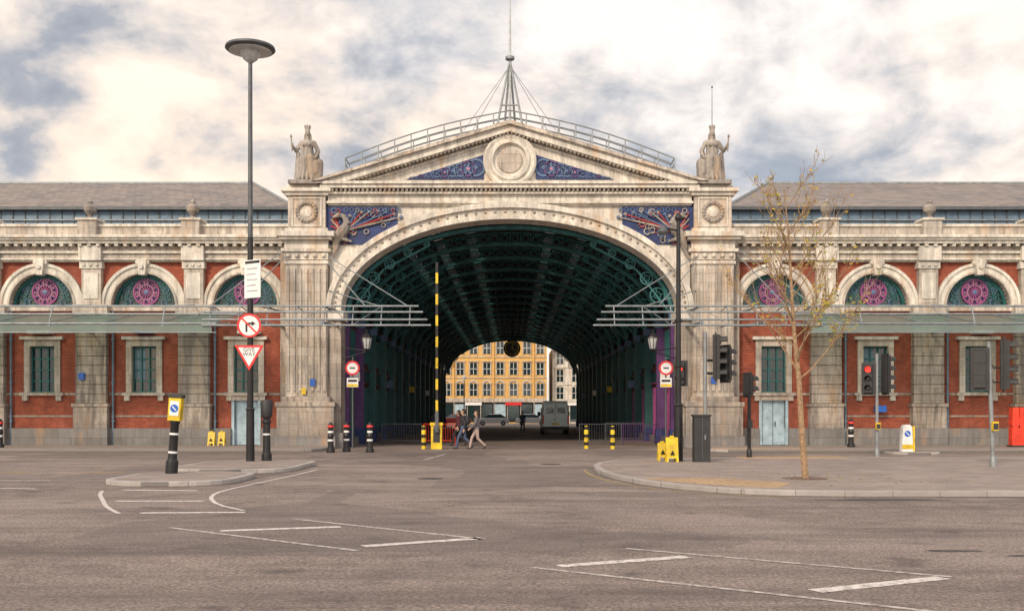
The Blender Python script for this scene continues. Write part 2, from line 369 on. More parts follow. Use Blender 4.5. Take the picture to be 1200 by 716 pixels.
t.build('tar_patches')

def inset(poly, d):
    n = len(poly); out = []
    for i in range(n):
        a, b2, c = Vector(poly[i - 1]), Vector(poly[i]), Vector(poly[(i + 1) % n])
        n1 = Vector((-(b2 - a).y, (b2 - a).x)).normalized(); n2 = Vector((-(c - b2).y, (c - b2).x)).normalized()
        m_ = (n1 + n2); m_ = m_ / max(0.3, m_.length_squared) * 2
        out.append(tuple(b2 + m_ * d))
    return out
def slab(name, poly, h=0.12, k=0.18):
    e = empty(name, (poly[0][0], poly[0][1], 0)); a = MB(); a.prismz(poly, 0, h, 'kerb'); a.build('kerb', e, bevel=0.02)
    a = MB(); a.prismz(inset(poly, k), 0.02, h + 0.006, 'paving'); a.build('paving', e); return e
def rrect(x0, x1, y0, y1, r, n=6):
    out = []
    for cx, cy, a0 in ((x1 - r, y0 + r, -90), (x1 - r, y1 - r, 0), (x0 + r, y1 - r, 90), (x0 + r, y0 + r, 180)):
        for i in range(n + 1):
            u = R(a0 + 90 * i / n); out.append((cx + r * math.cos(u), cy + r * math.sin(u)))
    return out
slab('traffic_island', rrect(-9.4, -6.0, -20.0, -14.6, 1.2))
slab('traffic_island', rrect(-9.2, -6.3, -24.8, -20.9, 1.2))
slab('pavement', [(-90, -5.3), (-9.0, -5.3), (-8.3, -4.6), (-8.05, -3.6), (-8.05, 0.2), (-90, 0.2)])
slab('pavement', [(8.8, -5.3), (90, -5.3), (90, 0.2), (7.85, 0.2), (7.85, -3.6), (8.1, -4.6)])
isl = [(2.3, -17.9), (2.25, -20.2), (2.46, -22.4), (2.85, -24.2), (3.5, -25.7), (4.3, -26.8), (5.3, -27.3), (6.5, -27.5), (9.8, -27.5), (60, -27.5), (60, -12), (9.0, -12), (5.0, -12.7), (3.3, -14.5), (2.6, -16)]
e = slab('pavement_island', isl)
a = MB(); a.prismz([(3.0, -23.9), (3.6, -25.2), (4.45, -26.2), (5.3, -26.7), (5.9, -25.4), (4.6, -23.8)], 0.05, 0.134, 'buff')
a.prismz([(7.5, -13.6), (11.0, -13.6), (11.0, -12.4), (7.5, -12.4)], 0.05, 0.134, 'buff')
a.prismz([(8.4, -4.6), (12.4, -4.6), (12.4, -3.6), (8.4, -3.6)], 0.05, 0.134, 'buff'); a.build('tactile_paving', e)
# ------------------------------------------------------------------ market building
bld = empty('market_building', (X0, 0, 0))
ZS = 6.3
def XO(mb): mb.M = Matrix.Translation((X0, 0, 0)); return mb
def archwall(mb, Ra, Rb, ztop, y0, y1, mat, n=72, xmin=0.0, zs=ZS, zmin=-9):
    for i in range(n):
        a, b2 = math.pi * i / n, math.pi * (i + 1) / n
        xa, za, xb, zb = Ra * math.cos(a), zs + Rb * math.sin(a), Ra * math.cos(b2), zs + Rb * math.sin(b2)
        if min(abs(xa), abs(xb)) < xmin: continue
        za, zb = max(za, zmin), max(zb, zmin)
        if za > ztop or zb > ztop: continue
        mb.prism([(xa, za), (xa, ztop), (xb, ztop), (xb, zb)], y0, y1, mat)
w = XO(MB())
archwall(w, 8.3, 4.8, 11.12, 0.15, 1.2, 'white')
for s in (-1, 1):
    w.box(*sorted((s * 7.75, s * 8.38)), 0.0, 1.2, 0.7, ZS, 'stonew'); w.box(*sorted((s * 7.65, s * 8.4)), -0.1, 1.25, 0, 0.7, 'plinth')
    w.box(*sorted((s * 7.62, s * 8.4)), -0.15, 1.2, ZS - 0.45, ZS - .02, 'white')
    w.box(*sorted((s * 8.3, s * 10.6)), 0.3, 1.25, 0.0, 9.9, 'stonew')
w.box(-8.35, 8.35, 0.0, 1.2, 11.122, 11.85, 'white')
w.box(-8.4, 8.4, -0.12, 1.0, 11.2, 11.3, 'white'); w.box(-8.4, 8.4, -0.2, 1.0, 11.62, 11.72, 'white')
w.build('gate_wall', bld)
w = XO(MB())
w.arc(0, ZS, 7.75, 4.2, 8.3, 4.8, -0.10, 1.2, 'white', n=72)
w.arc(0, ZS, 8.18, 4.68, 8.42, 4.92, -0.26, 0.2, 'white', n=72)
w.arc(0, ZS, 7.72, 4.17, 7.86, 4.31, -0.18, 0.2, 'white', n=72)
for i in range(56):
    u = math.pi * (i + .5) / 56; x, z = 8.04 * math.cos(u), ZS + 4.52 * math.sin(u)
    w.lathe((x, -0.13, z), [(0.07, 0), (0.02, -0.06)], 6, 'stone', 'y')
w.build('archivolt', bld, bevel=0.0)
# spandrel ornament
w = XO(MB()); archwall(w, 8.5, 5.0, 11.08, 0.09, 0.3, 'blue', xmin=5.0, zmin=9.35)
w.build('spandrel_panels', bld)
w = MB(); rs = random.Random(5)
for s in (-1, 1):
    w.M = Matrix.Translation((X0, 0, 0)) @ Matrix.Scale(s, 4, (1, 0, 0))
    pts = [(8.05, 9.15), (7.9, 9.6), (7.65, 9.95), (7.45, 10.25), (7.55, 10.55), (7.8, 10.68)]
    rr = [0.10, .22, .26, .17, .12, .1]
    for i in range(5): w.cyl((pts[i][0], -0.05, pts[i][1]), (pts[i + 1][0], -0.08, pts[i + 1][1]), rr[i], rr[i + 1], 8, 'statue')
    w.cyl((7.8, -0.1, 10.68), (8.1, -0.12, 10.55), .13, .05, 8, 'statue')
    w.cyl((7.75, -0.1, 9.6), (7.25, -0.12, 9.45), .1, .05, 8, 'statue'); w.cyl((7.9, -.05, 9.3), (8.2, -.05, 8.7), .12, .05, 8, 'statue')
    for i in range(10):
        u = R(172 - i * 11); L = 2.5 - i * 0.22
        q = (7.45 + L * math.cos(u), min(9.95 + L * 0.40 * math.sin(u) + 0.18 + L * 0.13, 10.98))
        zlow = ZS + 5.05 * math.sqrt(max(0, 1 - (q[0] / 8.6) ** 2)); q = (q[0], max(q[1], min(zlow, 10.95)))
        w.cyl((7.45, -0.02, 10.0), (q[0], 0.03, q[1]), 0.06, 0.03, 6, ['statue', 'red', 'lblue', 'blue'][i % 4])
        w.lathe((q[0] * .985 + .1, .09, q[1]), [(.1, 0), (.05, -.08)], 7, ['lblue', 'statue'][i % 2], 'y')
    for i in range(46):   # scrollwork over the blue ground
        x = rs.uniform(5.2, 8.1); z = rs.uniform(9.45, 10.95); zl = ZS + 5.1 * math.sqrt(1 - (x / 8.65) ** 2)
        if z < zl + .12: continue
        r_ = rs.uniform(.08, .18); w.ring(x, z, r_, r_ * .35, .02, .09, rs.choice(['lblue', 'statue', 'red', 'lblue']), 10)
    for i in range(5): w.cyl((7.7, -.02, 9.9), (8.22, -.0, 9.6 + i * .3), .06, .03, 6, ['red', 'statue'][i % 2])
    for i in range(10): w.ring(5.1 + i * 0.27, 10.93, 0.1, 0.03, 0.03, 0.1, 'lblue', 10)
w.build('dragon_reliefs', bld, True)
# pediment
w = XO(MB())
w.prism([(-8.0, 12.1), (8.0, 12.1), (0, 14.5)], 0.1, 1.2, 'white')
w.box(-8.65, 8.65, -0.4, 1.2, 11.852, 12.1, 'white'); w.box(-8.75, 8.75, -0.5, 1.2, 12.02, 12.14, 'white')
for s in (-1, 1):
    w.prism([(s * 8.8, 12.142), (s * 7.5, 12.142), (0, 14.42), (0, 14.80)], -0.42, 1.2, 'white')
    w.prism([(s * 9.0, 12.09 + .06), (s * 8.6, 12.15), (0, 14.72), (0, 14.9)], -0.6, 1.3, 'stone')
    w.prism([(s * 6.6, 12.3), (s * 6.3, 12.3), (0, 14.2), (0, 14.3)], -0.0, .2, 'white')
    for i in range(44):
        f = (i + .5) / 44; x = s * 7.9 * (1 - f); z = 12.08 + f * 2.4
        w.box(x - .045, x + .045, -0.36, 0.11, z - .13 + 0.0, z - .02, 'stone')
for i in range(86):
    x = -8.5 + i * .2; w.box(x - .05, x + .05, -0.3, 0.0, 11.73, 11.85, 'stone')
w.build('pediment', bld)
w = XO(MB())
for s in (-1, 1):
    w.prism([(s * 4.75, 12.33), (s * 1.2, 12.33), (s * 1.2, 13.45)], 0.04, 0.2, 'blue')
    for i in range(9):
        x = 1.55 + i * .36; h = (4.75 - x) * .315
        r = max(.06, h * .42); w.ring(s * x, 12.36 + h * .5, r, r * .22, 0.0, 0.06, ['lblue', 'purple', 'lblue'][i % 3], 12)
        w.lathe((s * x, 0.04, 12.36 + h * .5), [(r * .3, 0), (r * .2, -.05)], 6, 'pink' if i % 3 == 1 else 'lblue', 'y')
        w.bar((s * (x + .2), 12.36), (s * (x + .1), 12.36 + h * .85), .03, 0.0, .06, 'lblue')
w.build('tympanum_ornament', bld)
w = XO(MB())
w.lathe((0, .1, 13.15), [(1.22, 0), (1.22, -.3), (1.12, -.38), (.98, -.3), (.9, -.42), (.78, -.42), (.72, -.2), (.02, -.2)], 40, 'white', 'y')
w.lathe((0, -.1, 13.15), [(.6, 0), (.55, -.06), (.02, -.08)], 30, 'stone', 'y')
w.build('roundel', bld, True)
# piers
for s in (-1, 1):
    w = MB(); c = X0 + s * 9.3
    def B(hw, y0, z0, z1, m_): w.box(c - hw, c + hw, y0, 0.5, z0, z1, m_)
    B(1.38, -.55, 0, .55, 'plinth'); B(1.30, -.48, .55, 1.9, 'stonew'); B(1.36, -.54, 1.9, 2.1, 'stonew'); B(1.1, -.35, 2.1, 2.35, 'stonew')
    B(.95, -.2, 2.35, 8.6, 'stone')
    for i in range(7):
        x = c - .84 + i * .28; w.box(x - .07, x + .07, -.27, -.19, 2.6, 8.2, 'stone')
    B(1.02, -.27, 8.4, 8.55, 'white'); B(1.0, -.25, 8.6, 8.95, 'white')
    for i in range(5): w.lathe((c - .8 + i * .4, -.28, 8.78), [(.13, 0), (.05, -.1)], 8, 'white', 'y')
    B(1.12, -.37, 8.95, 9.1, 'white'); B(1.0, -.22, 9.1, 9.5, 'white'); B(1.2, -.5, 9.5, 9.62, 'white'); B(1.32, -.62, 9.62, 9.85, 'white')
    B(.98, -.25, 9.85, 10.05, 'white'); B(.86, -.12, 10.05, 11.55, 'stone'); B(1.0, -.25, 11.55, 11.7, 'white'); B(1.14, -.4, 11.7, 11.86, 'white'); B(.9, -.2, 11.86, 12.02, 'white')
    w.box(c - .86, c + .86, .5, 1.25, 9.8, 11.8, 'stone')
    w.box(c - .7, c - .62, -.16, -.1, 10.2, 11.4, 'white'); w.box(c + .62, c + .7, -.16, -.1, 10.2, 11.4, 'white'); w.box(c - .7, c + .7, -.16, -.1, 11.4, 11.47, 'white'); w.box(c - .7, c + .7, -.16, -.1, 10.13, 10.2, 'white')
    w.build('pier', bld, bevel=0.015)
    w = MB()
    for i in range(18):
        u = i * math.pi / 9; w.lathe((c + .42 * math.cos(u), -.12, 10.8 + .42 * math.sin(u)), [(.11, 0), (.09, -.07), (.02, -.12)], 8, 'statue', 'y')
    w.lathe((c, -.12, 10.8), [(.26, 0), (.24, -.05), (.12, -.1), (.02, -.1)], 16, 'white', 'y')
    w.build('wreath', bld, True)
# gable roof behind pediment + railing + mast
w = XO(MB())
for s in (-1, 1): w.prism([(s * 8.7, 11.9), (s * 8.7, 12.1), (0, 14.7), (0, 14.5)], 1.3, 5.0, 'clad')
w.box(-8.6, 8.6, 1.25, 1.6, 11.1, 12.1, 'roofd')
w.build('gable_roof', bld)
w = XO(MB())
for yy in (1.5, 2.7):
    def zr(x): return 15.02 - abs(x) * .29 + .25 * math.sin(math.pi * min(1, abs(x) / 7.8))
    xs = [-7.8 + i * .78 for i in range(21)]
    for i, x in enumerate(xs):
        w.cyl((x, yy, zr(x) - .45), (x, yy, zr(x) + .9), .03, n=6, mat='grey')
        if i < 20:
            x2 = xs[i + 1]
            for k in (.9, .6, .3): w.cyl((x, yy, zr(x) + k), (x2, yy, zr(x2) + k), .022 if k < .9 else .032, n=6, mat='grey')
    for i, x in enumerate(xs):
        if yy < 2 and i % 2 == 0: w.cyl((x, 1.5, zr(x)), (x, 2.7, zr(x)), .04, n=6, mat='grey')
for s in (-1, 1):
    for k in (.3, .6, .9): w.cyl((s * 7.8, 1.5, zr(7.8) + k), (s * 7.8, 2.7, zr(7.8) + k), .028, n=6, mat='grey')
w.build('roof_railing', bld)
w = XO(MB())
for dx, dy in ((-.72, 1.3), (.72, 1.3), (-.35, 2.9), (.35, 2.9)): w.cyl((dx, dy, 14.5), (0, 2, 18.5), .06, .045, 8, 'grey')
for z in (15.3, 16.2): 
    k = 1 - (z - 14.5) / 3.8
    w.cyl((-.72 * k, 2 - .7 * k, z), (.72 * k, 2 - .7 * k, z), .035, n=6, mat='grey')
w.lathe((0, 2, 18.4), [(.05, 0), (.22, .1), (.22, .22), (.05, .3)], 12, 'grey')
w.cyl((0, 2, 14.6), (0, 2, 19.5), .07, .06, 8, 'lantern'); w.cyl((0, 2, 19.5), (0, 2, 22.6), .055, .03, 8, 'lantern')
for s in (-1, 1):
    w.cyl((0, 2, 18.2), (s * 2.2, 1.5, 14.95), .012, n=5, mat='dgrey'); w.cyl((0, 2, 18.2), (s * 2.0, 2.6, 14.95), .012, n=5, mat='dgrey')
w.build('flag_mast', bld, True)

# wings
def lunette(w, cx, cz, y):
    n = 24; r = 1.52
    w.prism([(cx + r * math.cos(math.pi * i / n), cz + r * math.sin(math.pi * i / n)) for i in range(n + 1)], y, y + .05, 'glass')
    w.arc(cx, cz, 1.36, 1.36, 1.5, 1.5, y - .08, y, 'teal', n=24); w.box(cx - 1.4, cx + 1.4, y - .07, y, cz, cz + .09, 'teal')
    rz = cz + .66
    w.ring(cx, rz, .62, .06, y - .09, y - .0, 'magenta', 24); w.ring(cx, rz, .36, .04, y - .085, y, 'pink', 16)
    for i in range(14):
        u = i * math.pi / 7; w.bar((cx + .1 * math.cos(u), rz + .1 * math.sin(u)), (cx + .56 * math.cos(u), rz + .56 * math.sin(u)), .04, y - .08, y, 'magenta')
        u += math.pi / 14; w.ring(cx + .46 * math.cos(u), rz + .46 * math.sin(u), .085, .028, y - .085, y - .001, 'pink' if i % 2 else 'purple', 8)
    w.lathe((cx, y, rz), [(.13, 0), (.11, -.1), (.02, -.12)], 10, 'lblue', 'y')
    for i in range(22):
        u = -0.5 + i * (math.pi + 1.0) / 21; d = (math.cos(u), math.sin(u)); t0 = .64; t1 = t0
        while True:
            px, pz = d[0] * t1, rz - cz + d[1] * t1
            if pz < .05 or px * px + pz * pz > 1.42 ** 2 or t1 > 3: break
            t1 += .02
        if t1 - t0 < .05: continue
        w.bar((cx + d[0] * t0, rz + d[1] * t0), (cx + d[0] * t1, rz + d[1] * t1), .035, y - .06, y, 'teal')
        tm = (t0 + t1) / 2; rr_ = min(.15, (t1 - t0) * .38)
        w.ring(cx + d[0] * tm, rz + d[1] * tm, rr_, .035, y - .07, y - .001, 'teal' if i % 3 else 'lblue', 10)
for s in (-1, 1):
    w = MB(); w.M = Matrix.Translation((X0, 0, 0))
    st = MB(); st.M = w.M.copy(); gl = MB(); gl.M = w.M.copy(); rm = MB(); rm.M = w.M.copy()
    for k in range(5):
        cx = s * (12.3 + 4.75 * k); x0, x1 = cx - 2.375, cx + 2.375; y = .8; y1 = 1.2; cz = 6.6
        w.box(x0, cx - .72, y, y1, .9, 6.35, 'brick'); w.box(cx + .72, x1, y, y1, .9, 6.35, 'brick')
        door = (k == 0)
        if door:
            w.box(cx - .72, cx - .55, y, y1, .9, 2.5, 'brick'); w.box(cx + .55, cx + .72, y, y1, .9, 2.5, 'brick')
            gl.box(cx - .55, cx + .55, y + .12, y + .2, .12, 2.2, 'doorb'); st.box(cx - .68, cx - .55, y - .06, y1, .12, 2.2, 'doorb'); st.box(cx + .55, cx + .68, y - .06, y1, .12, 2.2, 'doorb')
            gl.box(cx - .01, cx + .01, y + .1, y + .12, .12, 2.2, 'dgrey'); gl.box(cx + .08, cx + .12, y + .05, y + .12, 1.0, 1.2, 'dgrey')
            st.box(cx - .75, cx + .75, y - .1, y1, 2.2, 2.42, 'stone')
        else: w.box(cx - .72, cx + .72, y, y1, .9, 2.5, 'brick')
        w.box(cx - .72, cx + .72, y, y1, 4.8, 6.35, 'brick')
        # window
        for q in (-1, 1): st.box(*sorted((cx + q * .58, cx + q * .84)), y - .1, y1 - .02, 2.55, 4.72, 'stone')
        st.box(cx - 1.0, cx + 1.0, y - .2, y1 - .02, 2.42, 2.56, 'stone'); st.box(cx - .84, cx + .84, y - .1, y1 - .02, 4.72, 5.02, 'stone'); st.box(cx - 1.0, cx + 1.0, y - .24, y1 - .03, 5.02, 5.16, 'white')
        for q in (-1, 1): st.box(*sorted((cx + q * .66, cx + q * .9)), y - .16, y, 2.18, 2.42, 'stone')
        gl.box(cx - .6, cx + .6, y + .2, y + .24, 2.56, 4.72, 'glass')
        for q in (-.55, -.19, .19, .55): gl.box(cx + q - .03, cx + q + .03, y + .12, y + .2, 2.56, 4.72, 'teal')
        for zz in (2.6, 3.1, 3.62, 4.14, 4.66): gl.box(cx - .58, cx + .58, y + .13, y + .19, zz - .03, zz + .03, 'teal')
        if k % 2: gl.box(cx - .52, cx - .02, y + .185, y + .195, 3.2, 4.6, 'clad')
        # string courses on brick
        for a0, a1 in ((x0, cx - 1.02), (cx + 1.02, x1)):
            st.box(a0, a1, y - .03, y, 2.44, 2.54, 'stonew')
        if not door: st.box(x0, x1, y - .02, y, 1.42, 1.5, 'stonew')
        # lunette wall
        for i in range(24):
            a, b2 = math.pi * i / 24, math.pi * (i + 1) / 24
            w.prism([(cx + 1.5 * math.cos(a), cz + 1.5 * math.sin(a)), (cx + 1.5 * math.cos(a), 8.62), (cx + 1.5 * math.cos(b2), 8.62), (cx + 1.5 * math.cos(b2), cz + 1.5 * math.sin(b2))], y, y1, 'brick')
        w.box(x0, cx - 1.5, y, y1, cz, 8.62, 'brick'); w.box(cx + 1.5, x1, y, y1, cz, 8.62, 'brick')
        st.arc(cx, cz, 1.5, 1.5, 1.90, 1.90, y - .14, y + .3, 'white', n=28); st.arc(cx, cz, 1.83, 1.83, 1.97, 1.97, y - .22, y + .1, 'white', n=28); st.arc(cx, cz, 1.49, 1.49, 1.58, 1.58, y - .2, y + .1, 'stone', n=28)
        st.box(x0, x1, y - .12, y1, 6.352, 6.598, 'stone')
        st.prism([(cx - .14, 8.0), (cx + .14, 8.0), (cx + .22, 8.72), (cx - .22, 8.72)], y - .4, y, 'white')
        for q in (-1, 1): st.lathe((cx + q * .2, y - .18, 8.6), [(.15, 0), (.13, -.14), (.03, -.18)], 10, 'white', 'y')
        st.lathe((cx, y - .4, 8.35), [(.12, 0), (.08, -.1)], 8, 'white', 'y')
        lunette(gl, cx, cz, y + .3)
        # pilaster on outer side
        px = s * (14.675 + 4.75 * k)
        st.box(px - .82, px + .82, .3, 1.0, 0, .9, 'plinth'); st.box(px - .78, px + .78, .36, 1.0, .9, 1.9, 'stonew'); st.box(px - .84, px + .84, .3, 1.0, 1.9, 2.05, 'stonew')
        for j in range(9):
            z0 = 2.05 + j * .44; st.box(px - .7, px + .7, .44, 1.0, z0 + .02, z0 + .42, 'stonew'); st.box(px - .66, px + .66, .5, 1.0, z0 - .02, z0 + .02, 'stonew')
        st.box(px - .8, px + .8, .34, 1.0, 6.02, 6.62, 'stone'); st.box(px - .45, px + .45, .5, 1.0, 6.62, 8.3, 'stone')
        st.box(px - .33, px + .33, .46, .52, 6.9, 8.1, 'white'); st.box(px - .52, px + .52, .44, 1.0, 8.3, 8.64, 'white')
        st.box(px - .52, px + .52, .3, 1.0, 8.66, 9.35, 'white'); st.box(px - .42, px + .42, -.02, 1.0, 9.78, 10.55, 'stone'); st.box(px - .5, px + .5, -.1, .95, 10.45, 10.55, 'white')
        for q in (-.3, 0, .3): st.lathe((px + q, .44, 8.45), [(.1, 0), (.04, -.08)], 8, 'white', 'y')
        st.lathe((px, .4, 10.55), [(.2, 0), (.2, .08), (.09, .14), (.12, .2), (.27, .38), (.3, .55), (.2, .68), (.1, .73), (.14, .8), (.05, .92), (.01, .98)], 14, 'statue')
        # downpipe
        rm.cyl((px + .95, .66, 0.1), (px + .95, .66, 6.35), .05, n=8, mat='clad')
        for zz in (1.2, 3, 5): rm.box(px + .88, px + 1.02, .62, .8, zz, zz + .06, 'clad')
        if k == 0: st.box(cx - 2.375, cx - .69, .62, 1.25, 0, .9, 'plinth'); st.box(cx + .69, cx + 2.375, .62, 1.25, 0, .9, 'plinth')
        else: st.box(cx - 2.375, cx + 2.375, .62, 1.25, 0, .9, 'plinth')
    xe = sorted((s * 10.2, s * 33.9))
    st.box(*xe, .55, 1.3, 8.622, 9.35, 'stone'); st.box(*xe, .45, 1.3, 8.70, 8.78, 'white'); st.box(*xe, .42, 1.3, 9.0, 9.1, 'white')
    st.box(*xe, .15, 1.3, 9.42, 9.56, 'white'); st.box(*xe, .02, 1.3, 9.56, 9.66, 'white'); st.box(*xe, -.08, 1.3, 9.66, 9.78, 'white')
    st.box(*xe, .3, .9, 9.782, 10.2, 'stone'); st.box(*xe, .22, .95, 10.2, 10.32, 'white')
    for i in range(int((xe[1] - xe[0]) / .42)): x = xe[0] + .2 + i * .42; st.box(x - .08, x + .08, .2, .56, 9.3, 9.42, 'white')
    w.build('brick_wall', bld); st.build('stone_dressings', bld); gl.build('windows', bld); rm.build('downpipes', bld, True)
    # roof
    rf = MB(); rf.M = Matrix.Translation((X0, 0, 0))
    rf.box(*sorted((s * 8.4, s * 33.7)), 1.3, 74, 0, 9.9, 'roofd')  # solid dark block filling the wing, added to stop light leaks
    ex = s * 10.9; rx = s * 15.3; fx = s * 50; zr_ = 15.25
    rf.add([(ex, 4.8, 12.0), (fx, 4.8, 12.0), (fx, 14, zr_), (rx, 14, zr_), (ex, 23, 12.0), (fx, 23, 12.0)], [(0, 1, 2, 3), (0, 3, 4), (3, 2, 5, 4)], 'slate')
    rf.box(*sorted((s * 11.2, fx)), 5.0, 22.8, 9.9, 11.95, 'clad')
    rf.box(*sorted((s * 10.85, fx)), 4.65, 4.8, 11.86, 12.02, 'dgrey'); rf.box(*sorted((s * 11.1, fx)), 4.9, 5.0, 11.35, 11.42, 'steel')
    rf.cyl((rx, 14, zr_), (fx, 14, zr_), .12, n=8, mat='grey'); rf.cyl((ex, 4.8, 12.03), (rx, 14, zr_ + .03), .09, n=8, mat='grey')
    for i in range(60): 
        x = s * (11.6 + i * .62); rf.box(x - .025, x + .025, 4.95, 5.0, 10.4, 11.86, 'dgrey')
    rf.build('hipped_roof', bld)

# avenue (covered roadway) interior
L0, L1 = 1.25, 75.0
w = XO(MB())
for s in (-1, 1):
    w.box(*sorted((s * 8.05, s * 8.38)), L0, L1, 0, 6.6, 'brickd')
    w.box(*sorted((s * 7.95, s * 8.05)), L0, L1, 3.3, 3.9, 'teald'); w.box(*sorted((s * 7.9, s * 8.05)), L0, L1, 6.0, 6.25, 'teal')
    w.box(*sorted((s * 7.9, s * 8.05)), L0, L1, 3.9, 3.98, 'maroon'); w.box(*sorted((s * 7.85, s * 8.05)), L0, L1, 0, .4, 'plinth')
    w.box(*sorted((s * 7.9, s * 8.05)), L0, L1, 3.2, 3.28, 'magenta' if s > 0 else 'maroon')
    for i in range(16):
        y = L0 + .2 + i * 4.72
        w.box(*sorted((s * 7.62, s * 8.05)), y, y + .35, 0, 6.3, 'purple' if i < 2 else 'teald'); w.box(*sorted((s * 7.55, s * 8.05)), y - .05, y + .4, 6.0, 6.35, 'lblue')
        w.box(*sorted((s * 7.56, s * 8.05)), y - .04, y + .39, 0, .8, 'blue')
        if i < 15:
            mt = ['maroon', 'maroon', 'teal', 'blue', 'maroon'][(i * 3 + (s > 0)) % 5]
            w.box(*sorted((s * 7.98, s * 8.06)), y + 1.0, y + 3.9, .4, 3.0, mt)
            for j in range(7): w.box(*sorted((s * 7.93, s * 7.985)), y + 1.0 + j * .45, y + 1.06 + j * .45, .4, 3.0, 'magenta' if (s > 0 and i < 4) else 'teal')
            w.box(*sorted((s * 7.97, s * 8.06)), y + .9, y + 4.1, 4.3, 5.8, 'glass')
            for j in range(8): w.box(*sorted((s * 7.92, s * 7.98)), y + .9 + j * .44, y + .95 + j * .44, 4.3, 5.8, 'teal')
            if i % 3 == 0: w.box(*sorted((s * 7.45, s * 7.95)), y + 2.3, y + 2.4, 3.2, 3.65, ['swhite', 'lblue', 'yellow'][(i // 3) % 3])
w.build('avenue_walls', bld)
w = XO(MB())
def rib(w, y):
    w.arc(0, ZS, 7.58, 4.03, 7.74, 4.18, y, y + .36, 'rib', n=48)
    w.arc(0, ZS, 8.15, 4.62, 8.25, 4.7, y + .02, y + .3, 'rib', n=40)
    n = 46
    for i in range(1, n):
        u = math.pi * i / n; c, s_ = math.cos(u), math.sin(u)
        w.bar((7.7 * c, ZS + 4.15 * s_), (8.2 * c, ZS + 4.66 * s_), .05, y + .1, y + .2, 'rib')
        u2 = u + math.pi / n / 2; w.ring(7.95 * math.cos(u2), ZS + 4.4 * math.sin(u2), .19, .05, y + .1, y + .2, 'rib', 10)
for i in range(16): rib(w, L0 + .25 + i * 4.72)
w.build('roof_ribs', bld)
w = XO(MB())
for i in range(16):
    y = L0 + .25 + i * 4.72
    for s in (-1, 1):
        for (t_, r_) in ((R(14), .38), (R(27), .32), (R(39), .26), (R(49), .20), (R(58), .15)):
            x, z = (7.6 - r_) * math.cos(t_), ZS + (4.05 - r_) * math.sin(t_)
            w.ring(s * x, z, r_, .06, y + .08, y + .2, 'rib', 14); w.ring(s * x, z, r_ * .5, .05, y + .08, y + .2, 'teal', 8)
            for q in range(4): u = q * math.pi / 2 + t_; w.bar((s * (x + r_ * .5 * math.cos(u)), z + r_ * .5 * math.sin(u)), (s * (x + r_ * math.cos(u)), z + r_ * math.sin(u)), .04, y + .1, y + .18, 'rib')
        w.bar((s * 6.0, ZS + 2.1), (s * 7.6, ZS + .05), .07, y + .06, y + .22, 'rib'); w.bar((s * 3.9, ZS + 3.2), (s * 6.0, ZS + 2.1), .06, y + .06, y + .22, 'rib')
w.build('rib_fretwork', bld)
w = XO(MB())
n = 44
for i in range(n):
    a, b2 = math.pi * i / n, math.pi * (i + 1) / n
    Ra, Rb = 8.32, 4.76
    P_ = [(Ra * math.cos(a), ZS + Rb * math.sin(a)), (Ra * math.cos(b2), ZS + Rb * math.sin(b2))]
    mat = 'sky_glass' if i in (12, 15, 18, 25, 28, 31) else 'roofd'
    w.add([(P_[0][0], L0, P_[0][1]), (P_[1][0], L0, P_[1][1]), (P_[1][0], L1, P_[1][1]), (P_[0][0], L1, P_[0][1])], [(0, 1, 2, 3)], mat)
    if i: w.cyl((8.2 * math.cos(a), L0, ZS + 4.64 * math.sin(a)), (8.2 * math.cos(a), L1, ZS + 4.64 * math.sin(a)), .05, n=5, mat='teald')
for j in range(118):
    y = L0 + .4 + j * .62
    w.arc(0, ZS, 8.24, 4.69, 8.30, 4.75, y, y + .22, 'roofd', R(48), R(132), 14)
w.build('vaulted_roof', bld)
w = XO(MB()); archwall(w, 7.8, 4.25, 12, L1, L1 + 1, 'roofd', 48)
w.arc(0, ZS, 7.4, 3.9, 7.85, 4.3, L1 - .3, L1 + .2, 'teal', n=40); w.build('rear_gate_wall', bld)
